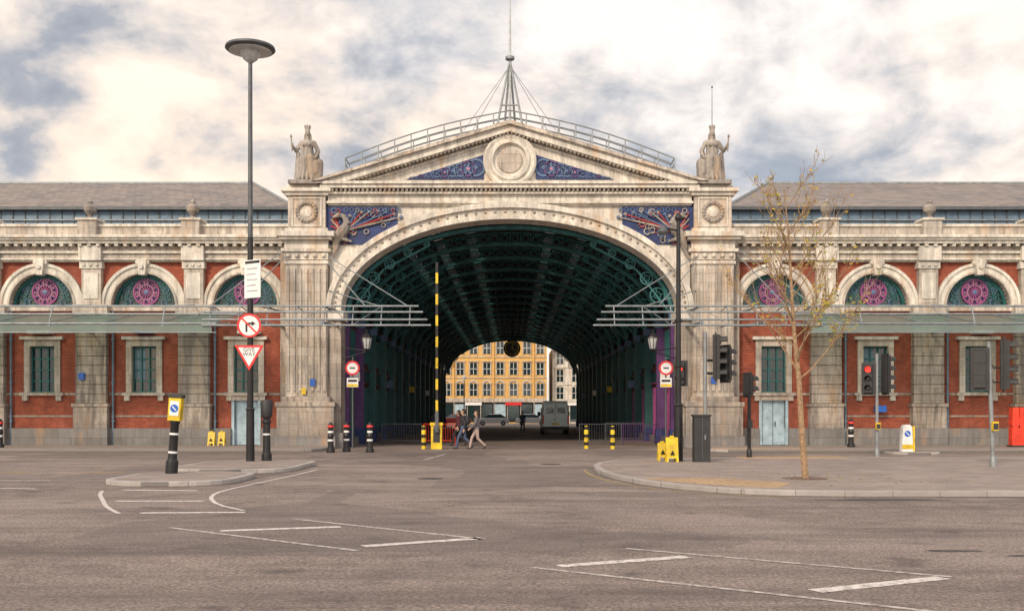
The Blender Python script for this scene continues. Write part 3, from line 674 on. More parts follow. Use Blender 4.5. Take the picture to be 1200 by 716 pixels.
# canopies
for s in (-1, 1):
    w = MB(); w.M = Matrix.Scale(s, 4, (1, 0, 0))
    w.add([(12.6, -4.0, 5.32), (34, -4.0, 5.32), (34, .3, 6.12), (12.6, .3, 6.12)], [(0, 1, 2, 3)], 'cglass')
    w.add([(12.6, -4.03, 5.0), (34, -4.03, 5.0), (34, -4.03, 5.36), (12.6, -4.03, 5.36)], [(0, 1, 2, 3)], 'cglass')
    for i in range(10):
        x = 12.6 + i * 2.38; w.cyl((x, -4.0, 5.36), (x, .3, 6.16), .022, n=6, mat='steel')
    w.cyl((12.4, -4.05, 5.36), (34, -4.05, 5.36), .045, n=8, mat='steel'); w.cyl((12.4, -4.05, 4.98), (34, -4.05, 4.98), .025, n=8, mat='steel')
    w.cyl((12.4, .2, 6.16), (34, .2, 6.16), .05, n=8, mat='steel'); w.cyl((12.4, -2, 5.55), (34, -2, 5.55), .03, n=8, mat='steel')
    ends = [(3.95, 6.12, -3.7), (3.75, 5.85, -3.9), (3.55, 5.52, -4.05), (3.4, 5.28, -4.1)]
    for (xe_, z, y) in ends: w.cyl((xe_, y, z), (34 if z > 6 else 13.0, y, z), .042, n=8, mat='steel')
    for (xe_, z, y) in ends[::2]: w.cyl((xe_ + .5, y + 1.6, z - .1), (13.0, y + 1.6, z - .1), .035, n=8, mat='dgrey')
    for i in range(8):
        x = 4.3 + i * 1.2
        w.cyl((x, -3.7, 6.12), (x, -4.1, 5.28), .025, n=6, mat='steel'); w.cyl((x, -4.1, 5.28), (x, -2.2, 5.35), .022, n=6, mat='dgrey')
        w.cyl((x, -3.7, 6.12), (x, -2.1, 6.02), .022, n=6, mat='dgrey')
        if i % 2: w.cyl((x, -3.7, 6.12), (x + 1.2, -4.1, 5.28), .014, n=6, mat='steel')
    for i in range(5):
        x = 14.675 + 4.75 * i; w.cyl((x, -4.05, 5.3), (x, .4, 5.3), .06, n=8, mat='steel'); w.cyl((x, -3.7, 6.12), (x, .4, 6.6), .025, n=6, mat='steel'); w.cyl((x, -3.7, 6.12), (x, -4.05, 5.3), .03, n=6, mat='steel')
    for (xa_, za_, xb_) in ((8.4, 8.75, 4.4), (8.4, 8.45, 6.2), (10.3, 9.1, 12.8), (10.3, 8.8, 11.6), (8.4, 7.2, 5.6)):
        w.cyl((xa_, -.25, za_), (xb_, -3.7, 6.12), .024, n=6, mat='steel')
    for x in (8.0, 10.6): w.cyl((x, .3, 5.6), (x, -4.1, 5.4), .07, n=8, mat='steel'); w.cyl((x, .3, 6.3), (x, -3.7, 6.1), .04, n=8, mat='steel')
    w.build('glass_canopy', bld, True)
# small wall plaques
w = MB()
for x, z, a_, b2, m_ in ((-19.9, 3.3, .12, .16, 'sblue'), (-9.1, 3.0, .12, .16, 'sblue'), (9.2, 3.1, .12, .16, 'sblue'), (-21.9, 5.35, .5, .07, 'swhite'), (-17.1, 5.35, .4, .06, 'sblue'), (-12.2, 5.35, .5, .07, 'swhite'), (17.1, 1.8, .2, .15, 'sblue'), (-9.5, 2.6, .1, .14, 'yellow'), (21.8, 5.35, .45, .07, 'swhite')):
    yy = -.3 if abs(x) < 10 else .3
    w.box(x - a_, x + a_, yy - .02, yy + .02 if abs(x) < 10 else .8, z - b2, z + b2, m_)
w.build('wall_plaques', bld)
# hanging clock
w = MB(); w.lathe((0, 47.9, 7.6), [(.02, 0), (.72, 0), (.8, .08), (.8, .32), (.72, .4), (.02, .4)], 16, 'black', 'y')
e = empty('hanging_clock', (0, 48, 7.6)); w.cyl((0, 48.1, 8.4), (0, 48.1, 10.9), .05, n=8, mat='black')
w.ring(0, 7.6, .66, .09, 47.86, 47.9, 'yellow', 24); w.bar((0, 7.6), (.1, 8.1), .08, 47.87, 47.89, 'yellow'); w.bar((0, 7.6), (.32, 7.4), .08, 47.86, 47.88, 'yellow')
for i in range(12): u = i * math.pi / 6; w.bar((.46 * math.cos(u), 7.6 + .46 * math.sin(u)), (.56 * math.cos(u), 7.6 + .56 * math.sin(u)), .06, 47.87, 47.895, 'yellow')
w.build('clock_case', e, True)
# ------------------------------------------------------------------ remeshed figures
def capsule(p0, p1, r0, r1, n=12):
    p0, p1 = Vector(p0), Vector(p1); d = p1 - p0
    if d.length < 1e-5: d = Vector((0, 0, 1e-4)); p1 = p0 + d
    d = d.normalized(); a = d.orthogonal().normalized(); b2 = d.cross(a)
    rings = []
    for k in range(1, 4): t_ = math.pi / 2 * (1 - k / 3); rings.append((p0 - d * r0 * math.sin(t_), r0 * math.cos(t_)))
    for k in range(0, 3): t_ = math.pi / 2 * (k / 3); rings.append((p1 + d * r1 * math.sin(t_), r1 * math.cos(t_)))
    vs = [p0 - d * r0]; fs = []
    for p, r in rings:
        for i in range(n): u = 2 * math.pi * i / n; vs.append(p + (a * math.cos(u) + b2 * math.sin(u)) * r)
    vs.append(p1 + d * r1); N_ = len(rings)
    for i in range(n): fs.append((0, 1 + (i + 1) % n, 1 + i))
    for k in range(N_ - 1):
        for i in range(n): o = 1 + k * n; fs.append((o + i, o + (i + 1) % n, o + n + (i + 1) % n, o + n + i))
    o = 1 + (N_ - 1) * n
    for i in range(n): fs.append((o + i, o + (i + 1) % n, len(vs) - 1))
    return vs, fs
def figure(name, caps, loc, yaw, voxel, mats, parent=None, sc_=1.0):
    vs, fs = [], []
    for c in caps:
        v, f = capsule(*c[:4]); o = len(vs); vs += v; fs += [[i + o for i in q] for q in f]
    me = bpy.data.meshes.new('tmp'); me.from_pydata(vs, [], fs); o = bpy.data.objects.new('tmp', me); sc.collection.objects.link(o)
    rm_ = o.modifiers.new('r', 'REMESH'); rm_.mode = 'VOXEL'; rm_.voxel_size = voxel
    sm = o.modifiers.new('s', 'SMOOTH'); sm.iterations = 2; sm.factor = .5
    dg = bpy.context.evaluated_depsgraph_get(); me2 = bpy.data.meshes.new_from_object(o.evaluated_get(dg))
    bpy.data.objects.remove(o)
    me2.materials.clear()
    for k in mats: me2.materials.append(M[k])
    n = len(me2.polygons); cen = np.zeros(n * 3); me2.polygons.foreach_get('center', cen); cen = cen.reshape(-1, 3)
    best = np.full(n, 1e9); idx = np.zeros(n, int)
    for c in caps:
        a, b2 = np.array(c[0], float), np.array(c[1], float); ab = b2 - a; L = max(1e-9, ab @ ab)
        t_ = np.clip(((cen - a) @ ab) / L, 0, 1); r = c[2] + (c[3] - c[2]) * t_
        dd = np.linalg.norm(cen - (a + t_[:, None] * ab), axis=1) - r
        mi = dd < best; best[mi] = dd[mi]; idx[mi] = mats.index(c[4])
    me2.polygons.foreach_set('material_index', idx.tolist()); me2.polygons.foreach_set('use_smooth', [True] * n)
    me2.name = name; ob = bpy.data.objects.new(name, me2); sc.collection.objects.link(ob)
    ob.location = loc; ob.rotation_euler = (0, 0, yaw); ob.scale = (sc_,) * 3
    if parent: ob.parent = parent; ob.location = Vector(loc) - Vector(parent.location)
    return ob
def hand(c, base, d, side, mat='skin'):
    base, d = Vector(base), Vector(d).normalized(); sd = Vector(side).normalized()
    c.append((base, base + d * .07, .028, .032, mat))
    for k, L in zip((-1.5, -.5, .5, 1.5), (.06, .075, .07, .055)):
        p = base + d * .085 + sd * k * .019; q = p + d * L * .55; e_ = q + d * L * .4 + d.cross(sd) * .02
        c.append((p, q, .010, .009, mat)); c.append((q, e_, .009, .008, mat))
    c.append((base + d * .03 - sd * .025, base + d * .08 - sd * .055, .012, .010, mat))
def walker(name, loc, yaw, top, bot, ph=1, hgt=1.0, bag=False, longhair=False):
    c = []; S = 'skin'
    L = 1 if ph > 0 else -1
    c += [((0, 0, 1.0), (0.0, 0, 1.12), .145, .13, top), ((0, -.05, 1.12), (0.02, -.07, 1.32), .125, .125, top), ((0, .05, 1.12), (0.02, .07, 1.32), .125, .125, top),
          ((0.01, -.15, 1.40), (0.01, .15, 1.40), .07, .07, top), ((0, -.06, .93), (0, .06, .93), .125, .125, top if longhair else bot)]
    c += [((0, .09 * L, .9), (.22, .09 * L, .50), .095, .065, bot), ((.22, .09 * L, .50), (.30, .09 * L, .12), .062, .05, bot), ((.29, .09 * L, .06), (.44, .10 * L, .045), .045, .038, 'shoe')]
    c += [((0, -.09 * L, .9), (-.04, -.09 * L, .49), .095, .065, bot), ((-.04, -.09 * L, .49), (-.36, -.09 * L, .20), .062, .048, bot), ((-.38, -.09 * L, .13), (-.27, -.10 * L, .045), .045, .036, 'shoe')]
    for sd, (el, wr) in ((L, ((-.13, .24, 1.14), (-.08, .25, .90))), (-L, ((.08, .24, 1.14), (.27, .21, .98)))):
        sh = (0.01, .19 * sd, 1.39); el = (el[0], el[1] * sd, el[2]); wr = (wr[0], wr[1] * sd, wr[2])
        c += [(sh, el, .058, .048, top), (el, wr, .047, .036, top)]
        d = Vector(wr) - Vector(el); hand(c, Vector(wr) + d.normalized() * .03, d, (0, 0, 1) if abs(d.x) > .1 else (1, 0, 0))
    c += [((0.0, 0, 1.42), (.02, 0, 1.52), .052, .05, S), ((.03, 0, 1.555), (.02, 0, 1.64), .068, .088, S), ((.105, 0, 1.60), (.125, 0, 1.575), .012, .016, S), ((.09, 0, 1.53), (.095, 0, 1.53), .02, .02, S),
          ((.10, -.03, 1.615), (.101, -.03, 1.615), .013, .013, 'eye'), ((.10, .03, 1.615), (.101, .03, 1.615), .013, .013, 'eye'), ((.095, -.02, 1.548), (.095, .02, 1.548), .009, .009, 'coat2'),
          ((.01, -.09, 1.60), (.01, -.09, 1.62), .016, .02, S), ((.01, .09, 1.60), (.01, .09, 1.62), .016, .02, S),
          ((-.03, 0, 1.60), (-.0, 0, 1.67), .085, .09, 'hair'), ((.02, 0, 1.69), (-.02, 0, 1.68), .072, .085, 'hair')]
    if longhair: c += [((-.05, 0, 1.6), (-.07, 0, 1.42), .075, .06, 'hair')]
    if bag: c += [((-.17, 0, 1.16), (-.17, 0, 1.36), .11, .10, 'blackp')]
    mats = []
    for q in c:
        if q[4] not in mats: mats.append(q[4])
    e = empty(name, loc); figure('body', c, loc, yaw, .011, mats, e, hgt)
walker('walking_person', (-2.15, -1.5, 0), R(170), 'coat', 'jeans', 1, 1.02, bag=True)
walker('walking_person', (-1.55, -1.9, 0), R(185), 'coat3', 'beige', -1, .99, longhair=True)
walker('walking_person', (-2.6, 3.0, 0), R(160), 'coat2', 'coat', 1, 1.0)
walker('walking_person', (-4.2, 9.0, 0), R(80), 'coat', 'coat', -1, 1.0)
walker('walking_person', (0.9, 40.0, 0), R(-80), 'jeans', 'coat', 1, 1.0)

def statue(name, loc, mir):
    c = []; m_ = 'statue'
    def A(p, q, r0, r1): c.append(((p[0] * mir, p[1], p[2]), (q[0] * mir, q[1], q[2]), r0, r1, m_))
    A((0, .05, .25), (0, .02, 1.25), .42, .28); A((-.2, -.14, .22), (-.16, -.2, 1.0), .21, .20); A((.22, -.18, .22), (.18, -.28, 1.05), .21, .2)
    for i in range(17):
        u = i * 2 * math.pi / 17; A((.54 * math.cos(u), .05 + .42 * math.sin(u) - .04, .10), (.30 * math.cos(u + .25), .23 * math.sin(u + .25), 1.2), .06, .04)
    A((0, 0, 1.2), (0, 0, 1.35), .27, .22); A((0, 0, 1.4), (0, .02, 1.72), .22, .22); A((-.20, .02, 1.80), (.20, .02, 1.80), .11, .11)
    A((-.1, -.18, 1.66), (-.1, -.17, 1.66), .1, .1); A((.1, -.18, 1.66), (.1, -.17, 1.66), .1, .1)
    A((0, 0, 1.86), (0, -.02, 2.04), .085, .075); A((0, -.03, 2.14), (0, -.02, 2.25), .095, .12); A((0, -.14, 2.19), (0, -.155, 2.16), .018, .024); A((-.03, -.13, 2.10), (.03, -.13, 2.10), .016, .016)
    A((-.10, .05, 2.16), (-.13, .09, 1.92), .06, .05); A((.10, .05, 2.16), (.13, .09, 1.92), .06, .05); A((0, .09, 2.22), (0, .12, 1.9), .11, .10)
    A((0, -.01, 2.33), (0, -.01, 2.43), .115, .115)
    for i in range(8): u = i * math.pi / 4; A((.11 * math.cos(u), .11 * math.sin(u), 2.43), (.13 * math.cos(u), .13 * math.sin(u), 2.54), .032, .028)
    # outer arm held out holding a sceptre, inner arm resting on a shield; heavy cloak
    A((-.28, .02, 1.78), (-.50, -.02, 1.42), .11, .09); A((-.50, -.02, 1.42), (-.62, -.3, 1.58), .085, .06); A((-.62, -.32, 1.60), (-.62, -.33, 1.66), .06, .06)
    A((-.62, -.33, 1.35), (-.66, -.33, 1.98), .035, .035); A((-.66, -.33, 1.98), (-.665, -.33, 2.03), .06, .05)
    A((.28, .02, 1.78), (.48, .0, 1.40), .11, .09); A((.48, 0, 1.40), (.44, -.3, 1.12), .085, .06); A((.44, -.32, 1.1), (.40, -.38, 1.02), .055, .045)
    A((.44, -.12, .3), (.50, -.1, .86), .26, .22); A((.42, -.28, .42), (.42, -.28, .82), .16, .16)
    A((-.42, .02, .25), (-.42, .05, 1.30), .18, .10); A((.42, .08, .3), (.40, .08, 1.38), .17, .10); A((0, .2, .3), (0, .15, 1.65), .34, .22)
    A((-.30, -.02, 1.74), (.32, -.24, 1.05), .06, .09); A((-.32, -.05, 1.58), (.28, -.28, .92), .045, .07); A((-.28, -.1, 1.4), (.2, -.32, .8), .04, .06)
    e = empty(name, loc); figure('figure', c, (loc[0], loc[1], loc[2] + .14), 0, .022, [m_], e, 1.04)
    b2 = MB(); b2.box(loc[0] - .78, loc[0] + .78, loc[1] - .62, loc[1] + .6, loc[2], loc[2] + .18, 'statue'); 
    if mir < 0: b2.cyl((loc[0], loc[1], loc[2] + 2.5), (loc[0], loc[1], loc[2] + 4.55), .02, .012, 6, 'dgrey'); b2.lathe((loc[0], loc[1], loc[2] + 4.5), [(.01, 0), (.05, .05), (.01, .12)], 8, 'dgrey')
    b2.build('statue_base', e, bevel=.02)
statue('stone_statue', (X0 - 9.3, .1, 12.02), 1)
statue('stone_statue', (X0 + 9.3, .1, 12.02), -1)
# ------------------------------------------------------------------ street furniture
def tall_lamp():
    x, y = -8.05, -15.5; e = empty('street_lamp', (x, y, .12)); w = MB()
    w.cyl((x, y, .12), (x, y, 1.7), .13, .12, 14, 'black'); w.lathe((x, y, 1.68), [(.13, 0), (.15, .03), (.1, .1)], 14, 'black')
    w.cyl((x, y, 1.7), (x, y, 7.0), .095, .085, 12, 'black'); w.cyl((x, y, 7.0), (x, y, 12.7), .075, .06, 12, 'dgrey')
    w.lathe((x, y, 12.35), [(.06, 0), (.22, .12), (.3, .3), (.32, .34)], 20, 'lantern')
    w.lathe((x, y, 12.7), [(.3, 0), (.70, .03), (.76, .08), (.74, .15), (.35, .27), (.02, .3)], 32, 'dgrey'); w.lathe((x, y, 12.68), [(.2, .01), (.62, 0.02), (.64, .04)], 32, 'lantern')
    w.build('column_and_head', e, True)
tall_lamp()
def disc_sign(name, x, y, z, r, kind, yaw=0):
    e = empty(name, (x, y, z)); w = MB(); w.M = Matrix.Translation((x, y, z)) @ Matrix.Rotation(yaw, 4, 'Z')
    if kind == 'no_turn':
        w.lathe((0, 0, 0), [(r, .01), (r, -.01), (.01, -.01)], 32, 'swhite', 'y'); w.ring(0, 0, r, r * .17, -.018, -.0105, 'sred', 32)
        w.bar((-.08, -.2), (-.08, .08), .06, -.016, -.011, 'black'); w.bar((-.09, .06), (.1, .06), .06, -.0165, -.011, 'black'); w.prism([(.08, -.02), (.08, .14), (.2, .06)], -.016, -.011, 'black')
        w.bar((-.24, .24), (.24, -.24), .05, -.019, -.017, 'sred')
    elif kind == 'ring':
        w.lathe((0, 0, 0), [(r, .01), (r, -.01), (.01, -.01)], 32, 'swhite', 'y'); w.ring(0, 0, r, r * .26, -.018, -.0105, 'sred', 32); w.bar((-.12, 0), (.12, 0), .06, -.016, -.011, 'black') 
    elif kind == 'give':
        def rt(k): return [(-k * r, .57 * r * k), (k * r, .57 * r * k), (0, -1.16 * r * k)]
        w.prism(rt(1.0), -.01, .01, 'sred'); w.prism(rt(.74), -.016, -.0105, 'swhite')
    w.box(-.12, .12, .011, .09, -.1, -.05, 'grey')
    w.build('plate', e); return e
disc_sign('no_right_turn_sign', -8.05, -15.64, 4.28, .37, 'no_turn')
e = disc_sign('give_way_sign', -8.05, -15.64, 3.42, .45, 'give'); text('GIVE\nWAY', .17, (-8.05, -15.66, 3.47), e, 'black')
e = empty('information_sign', (-7.95, -15.6, 5.7)); w = MB(); w.M = Matrix.Translation((-7.93, -15.7, 5.7)) @ Matrix.Rotation(R(-32), 4, 'Z')
w.box(-.34, .34, -.01, .01, -.58, .58, 'swhite'); w.box(-.31, .31, -.014, -.0105, .47, .55, 'black')
for i in range(5): w.box(-.24, .22 - .08 * (i % 2), -.014, -.0105, .30 - i * .17, .325 - i * .17, 'grey')
w.box(-.1, .1, .011, .1, -.2, .2, 'grey'); w.build('plate', e)

def bollard(x, y, kind, z0=0.0, name='bollard', tilt=0):
    e = empty(name, (x, y, z0)); w = MB(); w.M = Matrix.Translation((x, y, z0)) @ Matrix.Rotation(tilt, 4, 'Y')
    if kind == 'city':
        w.lathe((0, 0, 0), [(.17, 0), (.17, .12), (.12, .18), (.11, .62), (.14, .66), (.11, .72), (.10, .98), (.13, 1.02), (.12, 1.1), (.05, 1.22), (.01, 1.24)], 14, 'black')
        w.lathe((0, 0, 0), [(.122, .46), (.122, .54)], 14, 'swhite'); w.lathe((0, 0, 0), [(.116, .80), (.114, .88)], 14, 'swhite'); w.lathe((0, 0, 0), [(.135, 1.02), (.125, 1.11)], 14, 'sred')
    elif kind == 'yellow':
        w.lathe((0, 0, 0), [(.10, 0), (.10, .95), (.08, 1.02), (.01, 1.04)], 14, 'yellow')
        for z in (.15, .5, .85): w.lathe((0, 0, 0), [(.103, z), (.103, z + .15)], 14, 'black')
    elif kind == 'black':
        w.lathe((0, 0, 0), [(.16, 0), (.16, .2), (.12, .26), (.11, 1.15), (.14, 1.18), (.14, 1.24), (.1, 1.3)], 14, 'black')
        w.lathe((0, 0, 0), [(.1, 1.3), (.17, 1.38), (.2, 1.8), (.16, 1.88), (.01, 1.9)], 14, 'blackp')
        w.lathe((0, 0, 0), [(.118, .8), (.116, .85)], 14, 'swhite')
    elif kind == 'keep':
        w.lathe((0, 0, 0), [(.15, 0), (.15, .3), (.11, .36), (.10, 1.2), (.12, 1.25), (.12, 1.3)], 14, 'black')
        for z in (.5, .95): w.lathe((0, 0, 0), [(.112, z), (.110, z + .05)], 14, 'swhite')
        w.box(-.15, .15, -.12, .12, 1.3, 1.88, 'yellow'); w.box(-.11, .11, -.126, -.12, 1.42, 1.78, 'swhite'); w.lathe((0, -.127, 1.6), [(.10, 0), (.10, -.004), (.01, -.004)], 20, 'sblue', 'y')
        w.bar((-.05, 1.65), (.05, 1.55), .025, -.135, -.132, 'swhite')
        w.box(-.17, .17, -.14, .14, 1.86, 1.94, 'blackp')
    w.build('body', e, True, .004)
for x, y in ((-7.35, -5.5), (-6.85, -4.6), (-5.8, -5.2)): bollard(x, y, 'city')
bollard(14.7, -2.6, 'city', .12); bollard(-22, -3.0, 'city', .12)
for x, y in ((-3.95, -1.2), (3.35, -.8), (4.5, -1.2)): bollard(x, y, 'yellow')
bollard(-7.62, -15.2, 'black', .12); bollard(-8.35, -21.9, 'keep', .12, 'keep_left_bollard', R(4))
# barrier
e = empty('raised_barrier', (-3.35, -1.3, 0)); w = MB()
w.box(-3.6, -3.12, -1.5, -1.1, 0, 1.05, 'yellow'); w.box(-3.64, -3.08, -1.54, -1.06, 1.05, 1.18, 'yellow'); w.box(-3.5, -3.2, -1.51, -1.5, .3, .9, 'blackp')
w.lathe((-3.35, -1.56, .95), [(.13, .06), (.13, -.06), (.02, -.06)], 12, 'dgrey', 'y')
w.box(-3.40, -3.26, -1.68, -1.56, .75, 1.7, 'dgrey')
for i in range(14):
    z = 1.7 + i * .47; w.box(-3.385, -3.275, -1.66, -1.58, z, z + .468, 'yellow' if i % 2 == 0 else 'black')
w.build('barrier', e)
def post_sign(x, y):
    e = empty('sign_post', (x, y, 0)); w = MB(); w.cyl((x, y, 0), (x, y, 4.1), .04, n=10, mat='dgrey'); w.lathe((x, y, 4.1), [(.045, 0), (.01, .04)], 10, 'grey')
    w.box(x - .26, x + .26, y - .06, y - .04, 2.78, 3.2, 'swhite'); w.box(x - .2, x + .2, y - .066, y - .06, 3.02, 3.12, 'black'); w.box(x - .24, x + .24, y - .066, y - .06, 2.8, 2.92, 'yellow')
    w.build('post', e, True); disc_sign('no_vehicles_sign', x, y - .07, 3.65, .33, 'ring')
post_sign(-7.25, -.4); post_sign(7.0, -.4)
def lantern(s):
    x = X0 + s * 6.55; y = -.1; e = empty('wall_lantern', (x, y, 4.9)); w = MB()
    w.cyl((X0 + s * 7.7, .1, 4.6), (x, y, 4.45), .03, n=8, mat='black'); w.cyl((X0 + s * 7.7, .1, 4.1), (x, y, 4.42), .025, n=8, mat='black')
    w.lathe((x, y, 4.4), [(.05, 0), (.1, .1), (.14, .14)], 8, 'black'); w.lathe((x, y, 4.54), [(.14, 0), (.24, .5)], 8, 'lantern')
    w.lathe((x, y, 5.04), [(.28, 0), (.27, .04), (.12, .22), (.06, .26), (.07, .32), (.01, .4)], 8, 'black')
    for i in range(8): u = i * math.pi / 4; w.cyl((x + .142 * math.cos(u), y + .142 * math.sin(u), 4.54), (x + .245 * math.cos(u), y + .245 * math.sin(u), 5.04), .013, n=5, mat='black')
    w.build('lantern', e)
lantern(-1); lantern(1)
# right lamp column
e = empty('street_lamp', (5.12, -15.5, .12)); w = MB(); x, y = 5.12, -15.5
w.cyl((x, y, .12), (x, y, 1.8), .14, .13, 14, 'black'); w.lathe((x, y, 1.8), [(.13, 0), (.16, .03), (.1, .12)], 14, 'black')
w.cyl((x, y, 1.8), (x, y, 7.7), .09, .06, 12, 'black'); w.lathe((x, y, 7.5), [(.07, 0), (.11, .05), (.11, .15), (.03, .25)], 12, 'black')
w.cyl((x, y, 7.2), (x - .45, y - .2, 7.25), .03, n=8, mat='black'); w.lathe((x - .5, y - .2, 7.05), [(.12, 0), (.16, .08), (.1, .24), (.03, .3)], 12, 'dgrey')
for z in (3.0, 4.4): w.lathe((x, y, z), [(.09, 0), (.115, .02), (.115, .08), (.09, .1)], 12, 'black')
w.build('column', e, True)
def sig_head(w, x, y, z, yaw, lit=False, n=3):
    w.M = Matrix.Translation((x, y, z)) @ Matrix.Rotation(yaw, 4, 'Z')   # faces -Y local
    h = .34 * n; w.box(-.15, .15, -.1, .12, 0, h, 'blackp'); w.box(-.24, .24, .02, .05, -.08, h + .08, 'blackp')
    for i in range(n):
        zc = .17 + i * .34; m_ = 'redlamp' if (lit and i == n - 1) else 'lens'
        w.lathe((0, -.1, zc), [(.11, 0), (.10, -.02), (.02, -.04)], 16, m_, 'y'); w.arc(0, zc, .115, .115, .135, .135, -.32, -.1, 'blackp', R(-10), R(190), 10)
        w.box(-.152, .152, -.102, .122, zc + .16, zc + .18, 'black')
    w.M = Matrix()
def signal(x, y, z0, hgt, heads, polem='grey', lean=0):
    e = empty('traffic_light', (x, y, z0)); w = MB(); w.cyl((x, y, z0), (x + lean, y, z0 + hgt), .057, n=12, mat=polem); w.lathe((x + lean, y, z0 + hgt), [(.06, 0), (.065, .03), (.01, .05)], 12, polem)
    w.lathe((x, y, z0), [(.09, 0), (.09, .25), (.06, .3)], 12, polem)
    for (dx, dy, z, yaw, lit, n) in heads:
        sig_head(w, x + dx, y + dy, z, yaw, lit, n)
        w.cyl((x, y, z + .2), (x + dx * .8, y + dy * .8, z + .2), .025, n=6, mat='blackp'); w.cyl((x, y, z + .6), (x + dx * .8, y + dy * .8, z + .6), .025, n=6, mat='blackp')
    w.box(x - .08, x + .08, y - .16, y - .06, z0 + 1.0, z0 + 1.25, 'yellow' if polem == 'grey' else 'blackp'); w.box(x - .07, x + .07, y - .165, y - .158, z0 + 1.03, z0 + 1.2, 'blackp')
    w.build('signal', e, True)
signal(5.98, -15.3, .12, 3.95, [(.36, 0, 2.65, R(75), False, 4), (.68, .15, 2.62, R(120), False, 3)])
signal(5.45, -13.6, .12, 2.9, [(.0, -.2, 2.55, R(-20), True, 2)], 'black')
signal(7.9, -12.9, .12, 2.4, [(.0, .12, 2.2, R(110), False, 2)], 'black')
signal(13.4, -9.4, 0, 3.75, [(-.32, 0, 2.35, R(-25), True, 3), (.36, .05, 2.35, R(100), False, 4)])
signal(13.25, -18.8, .12, 3.4, [(-.36, 0, 2.3, R(150), False, 3), (.34, .02, 2.25, R(70), False, 4)], lean=-.12)
# cabinet
e = empty('control_cabinet', (5.75, -15.9, .12)); w = MB(); w.box(5.5, 5.98, -16.15, -15.75, .12, 1.5, 'blackp'); w.box(5.47, 6.01, -16.18, -15.72, 1.5, 1.56, 'blackp'); w.box(5.73, 5.745, -16.155, -16.15, .2, 1.45, 'dgrey'); w.box(5.8, 5.84, -16.17, -16.15, .8, .95, 'steel'); w.build('cabinet', e, bevel=.01)
def aframe(x, y, z0, mat='yellow', s_=1.0, name='folding_warning_sign'):
    e = empty(name, (x, y, z0)); w = MB(); h = .62 * s_
    for q in (-1, 1):
        for xa_, xb_ in ((-.15, -.10), (.10, .15)):
            w.prismx([(y + q * .2, z0), (y + q * .17, z0), (y + q * .01, z0 + h), (y + q * .04, z0 + h)], x + xa_ * s_, x + xb_ * s_, mat)
        w.prismx([(y + q * .17, z0 + .12), (y + q * .15, z0 + .12), (y + q * .01, z0 + h), (y + q * .03, z0 + h)], x - .10 * s_, x + .10 * s_, mat)
    w.prism([(x - .07, z0 + .22), (x + .07, z0 + .22), (x, z0 + .36)], y - .19, y - .17, 'black'); w.box(x - .06, x + .06, y - .05, y + .05, z0 + h - .02, z0 + h + .05, mat)
    w.build('panels', e)
aframe(-13.6, -.6, .12); aframe(-13.2, -.4, .12); aframe(4.85, -15.9, .12, 'yellow', 1.2); aframe(4.66, -15.2, .12, 'yellow', .9)
# keep-left box on the right
e = empty('illuminated_bollard', (15.4, -7, 0)); w = MB()
w.prism([(15.18, .1), (15.62, .1), (15.58, 1.05), (15.5, 1.15), (15.3, 1.15), (15.22, 1.05)], -7.14, -6.86, 'swhite'); w.box(15.1, 15.7, -7.25, -6.75, 0, .1, 'blackp'); w.box(15.19, 15.61, -7.146, -7.14, .2, .38, 'yellow'); w.lathe((15.4, -7.142, .8), [(.12, 0), (.12, -.005), (.01, -.005)], 20, 'sblue', 'y'); w.bar((15.33, .87), (15.46, .74), .035, -7.15, -7.147, 'swhite')
w.box(15.63, 15.7, -7.1, -6.9, .1, 1.1, 'yellow')
w.build('bollard_shell', e, bevel=.02)
slab('traffic_island', rrect(14.6, 16.6, -7.8, -6.3, .6), .1, .14)
e = empty('plastic_road_barrier', (22.1, -2.2, .12)); w = MB()
for i in range(2):
    x = 21.95 + i * .36; w.prism([(x - .16, .12), (x + .16, .12), (x + .16, .9), (x + .11, 1.0), (x + .16, 1.1), (x + .13, 1.85), (x - .13, 1.85), (x - .16, 1.1), (x - .11, 1.0), (x - .16, .9)], -2.4 + i * .1, -2.05 + i * .1, 'orange')
    w.box(x - .2, x + .2, -2.5 + i * .1, -1.95 + i * .1, .12, .2, 'blackp'); w.box(x - .1, x + .1, -2.41 + i * .1, -2.4 + i * .1, .4, .7, 'orange')
w.build('barrier_units', e, bevel=.03)
def fence(x0, x1, y, mat='steel', name='pedestrian_barrier'):
    e = empty(name, (x0, y, 0)); w = MB()
    for z in (.2, 1.05): w.cyl((x0, y, z), (x1, y, z), .022, n=6, mat=mat)
    for x in (x0, x1): w.cyl((x, y, 0), (x, y, 1.07), .022, n=6, mat=mat); w.box(x - .03, x + .03, y - .25, y + .25, 0, .03, mat)
    k = int((x1 - x0) / .12)
    for i in range(1, k): x = x0 + (x1 - x0) * i / k; w.cyl((x, y, .2), (x, y, 1.05), .009, n=5, mat=mat)
    w.build('barrier', e)
fence(3.4, 5.5, 4.5, 'dgrey'); fence(5.6, 7.5, 4.6, 'purple'); fence(-6.6, -4.6, 5, 'dgrey'); fence(-4.5, -2.9, 5.2, 'orange'); fence(5.2, 7.4, 10, 'dgrey')
